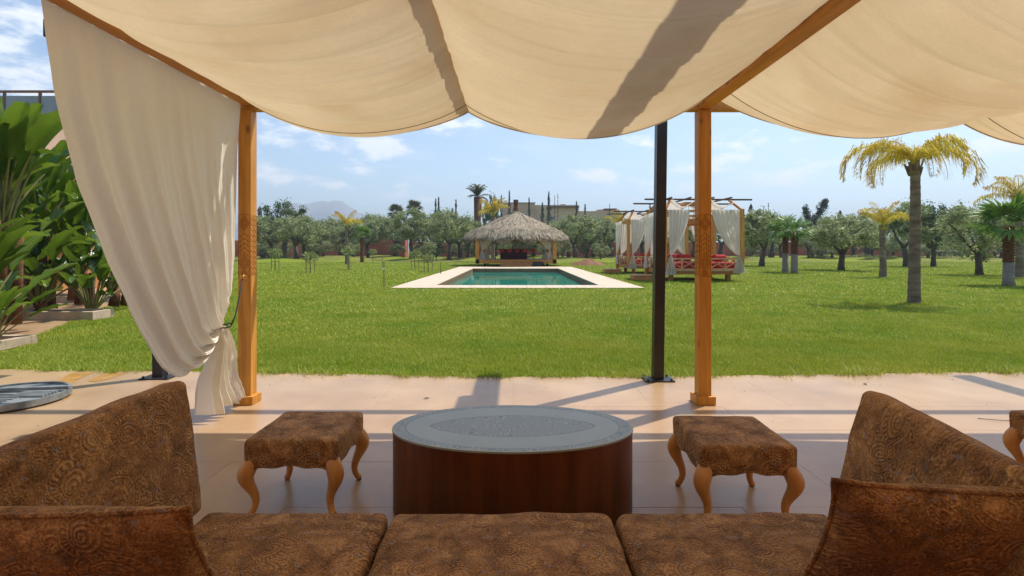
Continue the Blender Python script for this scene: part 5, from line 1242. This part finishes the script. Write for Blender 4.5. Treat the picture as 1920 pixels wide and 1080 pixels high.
def pillow(label,Wd,Hh,T,Mtx,seed):
    """square cushion in its own XZ plane, bottom edge at z=0, thickness along Y"""
    n=34; V=[];F=[]
    def idx(a,b,s): return s*(n+1)*(n+1)+a*(n+1)+b
    for s in (1,-1):
        for a in range(n+1):
            for b in range(n+1):
                u,v=2*a/n-1,2*b/n-1; u=math.copysign(1-(1-abs(u))**1.3,u); v=math.copysign(1-(1-abs(v))**1.3,v)
                th=T*1.25*max(0,(1-abs(u)**3.2)*(1-abs(v)**3.2))**.62
                x=u*Wd/2*(1-.06*(1-v*v)**1.5); z=Hh/2+v*Hh/2*(1-.06*(1-u*u)**1.5); k=1+.05*abs(u*v)**7; x*=k; z=Hh/2+(z-Hh/2)*k
                nv=mnoise.noise(Vector((u*1.7+seed,v*1.7,s)))*.022+.012*math.sin(9*(u-v)+seed)*abs(u*v)**1.5+mnoise.noise(Vector((u*5+seed,v*5,s+4)))*.006
                V.append((x,s*(th/2+max(0,nv)*(th>.02)),z))
    for s in (0,1):
        for a in range(n):
            for b in range(n):
                q=(idx(a,b,s),idx(a+1,b,s),idx(a+1,b+1,s),idx(a,b+1,s)); F.append(q if s else q[::-1])
    rim=[(a,0) for a in range(n)]+[(n,b) for b in range(n)]+[(n-a,n) for a in range(n)]+[(0,n-b) for b in range(n)]
    for i in range(len(rim)):
        p,q=rim[i],rim[(i+1)%len(rim)]; F.append((idx(*p,0),idx(*q,0),idx(*q,1),idx(*p,1)))
    o=thing('scatter_cushion',label,'cushion',(0,0,0),0,'loose paisley cushions on the sofa'); o.matrix_world=Mtx
    link('pad',npmesh('pad',V,F,M['velvet_up'],smooth=True),o)
    # piped seam all round
    pts=[((2*a/n-1)*Wd/2*1.0,0,Hh/2+(2*b/n-1)*Hh/2*1.0) for a,b in rim]
    pp=[]
    for a,b in rim:
        u,v=2*a/n-1,2*b/n-1; u=math.copysign(1-(1-abs(u))**1.3,u) if u else 0; v=math.copysign(1-(1-abs(v))**1.3,v) if v else 0
        k=1+.05*abs(u*v)**7; pp.append((k*u*Wd/2*(1-.06*(1-v*v)**1.5),0,Hh/2+k*v*Hh/2*(1-.06*(1-u*u)**1.5)))
    MB().tube(pp+[pp[0]],.006,6,cap=False).build('piping', M['velvet'], o, smooth=True)
    return o
def boxy(label,L_,H_,T_,Mtx,seed):
    o=thing('scatter_cushion',label,'cushion',(0,0,0),0,'loose paisley cushions on the sofa'); o.matrix_world=Mtx
    me=rounded('pad',(L_,T_,H_),.03,M['velvet_up'],n=30,z0=H_/2,warp=.007,seed=seed)
    V=np.empty(len(me.vertices)*3,dtype=np.float32); me.vertices.foreach_get('co',V); V=V.reshape(-1,3)
    u=V[:,0]/(L_/2); w=(V[:,2]-H_/2)/(H_/2); V[:,1]*=1+.45*np.clip(1-u*u,0,1)*np.clip(1-w*w,0,1)
    me.vertices.foreach_set('co',V.ravel()); me.update(); link('pad',me,o)
    return o
def frame(origin,xdir,up):
    x=Vector(xdir).normalized(); z=Vector(up); z=(z-x*z.dot(x)).normalized(); y=z.cross(x); m=Matrix((x,y,z)).transposed().to_4x4(); m.translation=Vector(origin); return m
# side cushions leaning on the arms
boxy('left side cushion standing against the sofa arm, far corner pointing up',.86,.49,.105,frame((-1.20,1.55,.375),(.02,1,.02),(-.12,0,1)),1)
boxy('right side cushion standing against the sofa arm, behind the front right one',.84,.49,.095,frame((1.10,1.46,.375),(.10,1,.03),(.24,0,1)),5)
# back cushions seen from behind
pillow('front left back cushion nearest the camera, top edge catching light',.84,.55,.13,frame((-1.085,1.40,.352),(1,-.02,.012),(0,-.66,1)),9)
pillow('front right back cushion nearest the camera, pointed left corner',.84,.56,.13,frame((1.135,1.44,.352),(1,-.03,-.015),(0,-.60,1)),13)

# ------------------------------------------------------------------ round tray on the terrace
def tray():
    t=thing('round_tray','weathered round metal disc lying on the terrace at the left','disc',(-4.52,4.74,0))
    MB().tube([(0,0,.012),(0,0,.055)],[.43,.45],56).build('disc', M['tray'], t)
    n=56; m=MB()
    for r0,z in ((.455,.012),(.462,.02),(.462,.072),(.44,.072),(.44,.056)):
        m.v+=[(math.cos(2*math.pi*k/n)*r0,math.sin(2*math.pi*k/n)*r0,z) for k in range(n)]
    for i in range(4):
        for k in range(n): m.f.append((i*n+k,i*n+(k+1)%n,(i+1)*n+(k+1)%n,(i+1)*n+k))
    m.build('rim', M['tray'], t)
    for k in range(7): MB().bar((-.36,-.25+k*.045,.060),(.18,-.27+k*.05,.060),.016,.012).build('slat', M['tray'], t)
    gr=thing('metal_grille','grey slatted metal grille lying on the round disc','grille',(-4.27,4.76,.058))
    for k in range(5): MB().bar((-.16,-.07+k*.035,.01),(.13,-.06+k*.035,.01),.022,.012).build('slat', M['tray'], gr)
    MB().bar((-.5,.10,.02),(.18,.16,.03),.05,.03).build('rail', M['tray'], gr,bevel=.006)
tray()
def litter():
    r=np.random.default_rng(8); n=90; x=r.uniform(-5,5,n); y=r.uniform(3.3,5.7,n); y=np.where(r.random(n)<.5,5.7-r.random(n)**2*.6,y); a=r.uniform(0,6.28,n); l=r.uniform(.004,.014,n); w=l*.4
    c=np.stack([x,y,np.full(n,.004)],1); d=np.stack([np.cos(a)*l,np.sin(a)*l,r.uniform(0,.004,n)],1); q=np.stack([-np.sin(a)*w,np.cos(a)*w,r.uniform(0,.003,n)],1)
    V=np.stack([c-d,c+q,c+d,c-q],1).reshape(-1,3); tag(link('leaf_litter',npmesh('leaf_litter',V,np.arange(4*n).reshape(n,4),M['dark'])),'scattered crumbs of dry leaf on the sunny terrace','litter',kind='stuff')
litter()
def debris():
    for i,(px,py,sz,lb) in enumerate(((800,747,.035,'small dead leaf on the terrace left of the coffee table'),(1622,720,.04,'dry leaf on the terrace above the right side cushion'),(1215,682,.02,''))):
        if not lb: continue
        p=at(px,py,.003); m=MB(); m.v=[(-sz,0,0),(0,-sz*.3,.006),(sz,0,.002),(0,sz*.35,.008)]; m.f=[(0,1,2,3)]; o=m.build('dead_leaf', M['dark']); o.location=p; o.rotation_euler=(0,0,i+.4); tag(o,lb,'leaf')
    p=at(1872,788,.004); o=MB().tube([(-.12,.05,0),(-.03,-.01,.006),(.05,-.02,.004),(.12,.0,0)],.0025,5).build('twig', M['dark']); o.location=p; tag(o,'thin dry twig on the terrace at the right','twig')
debris()
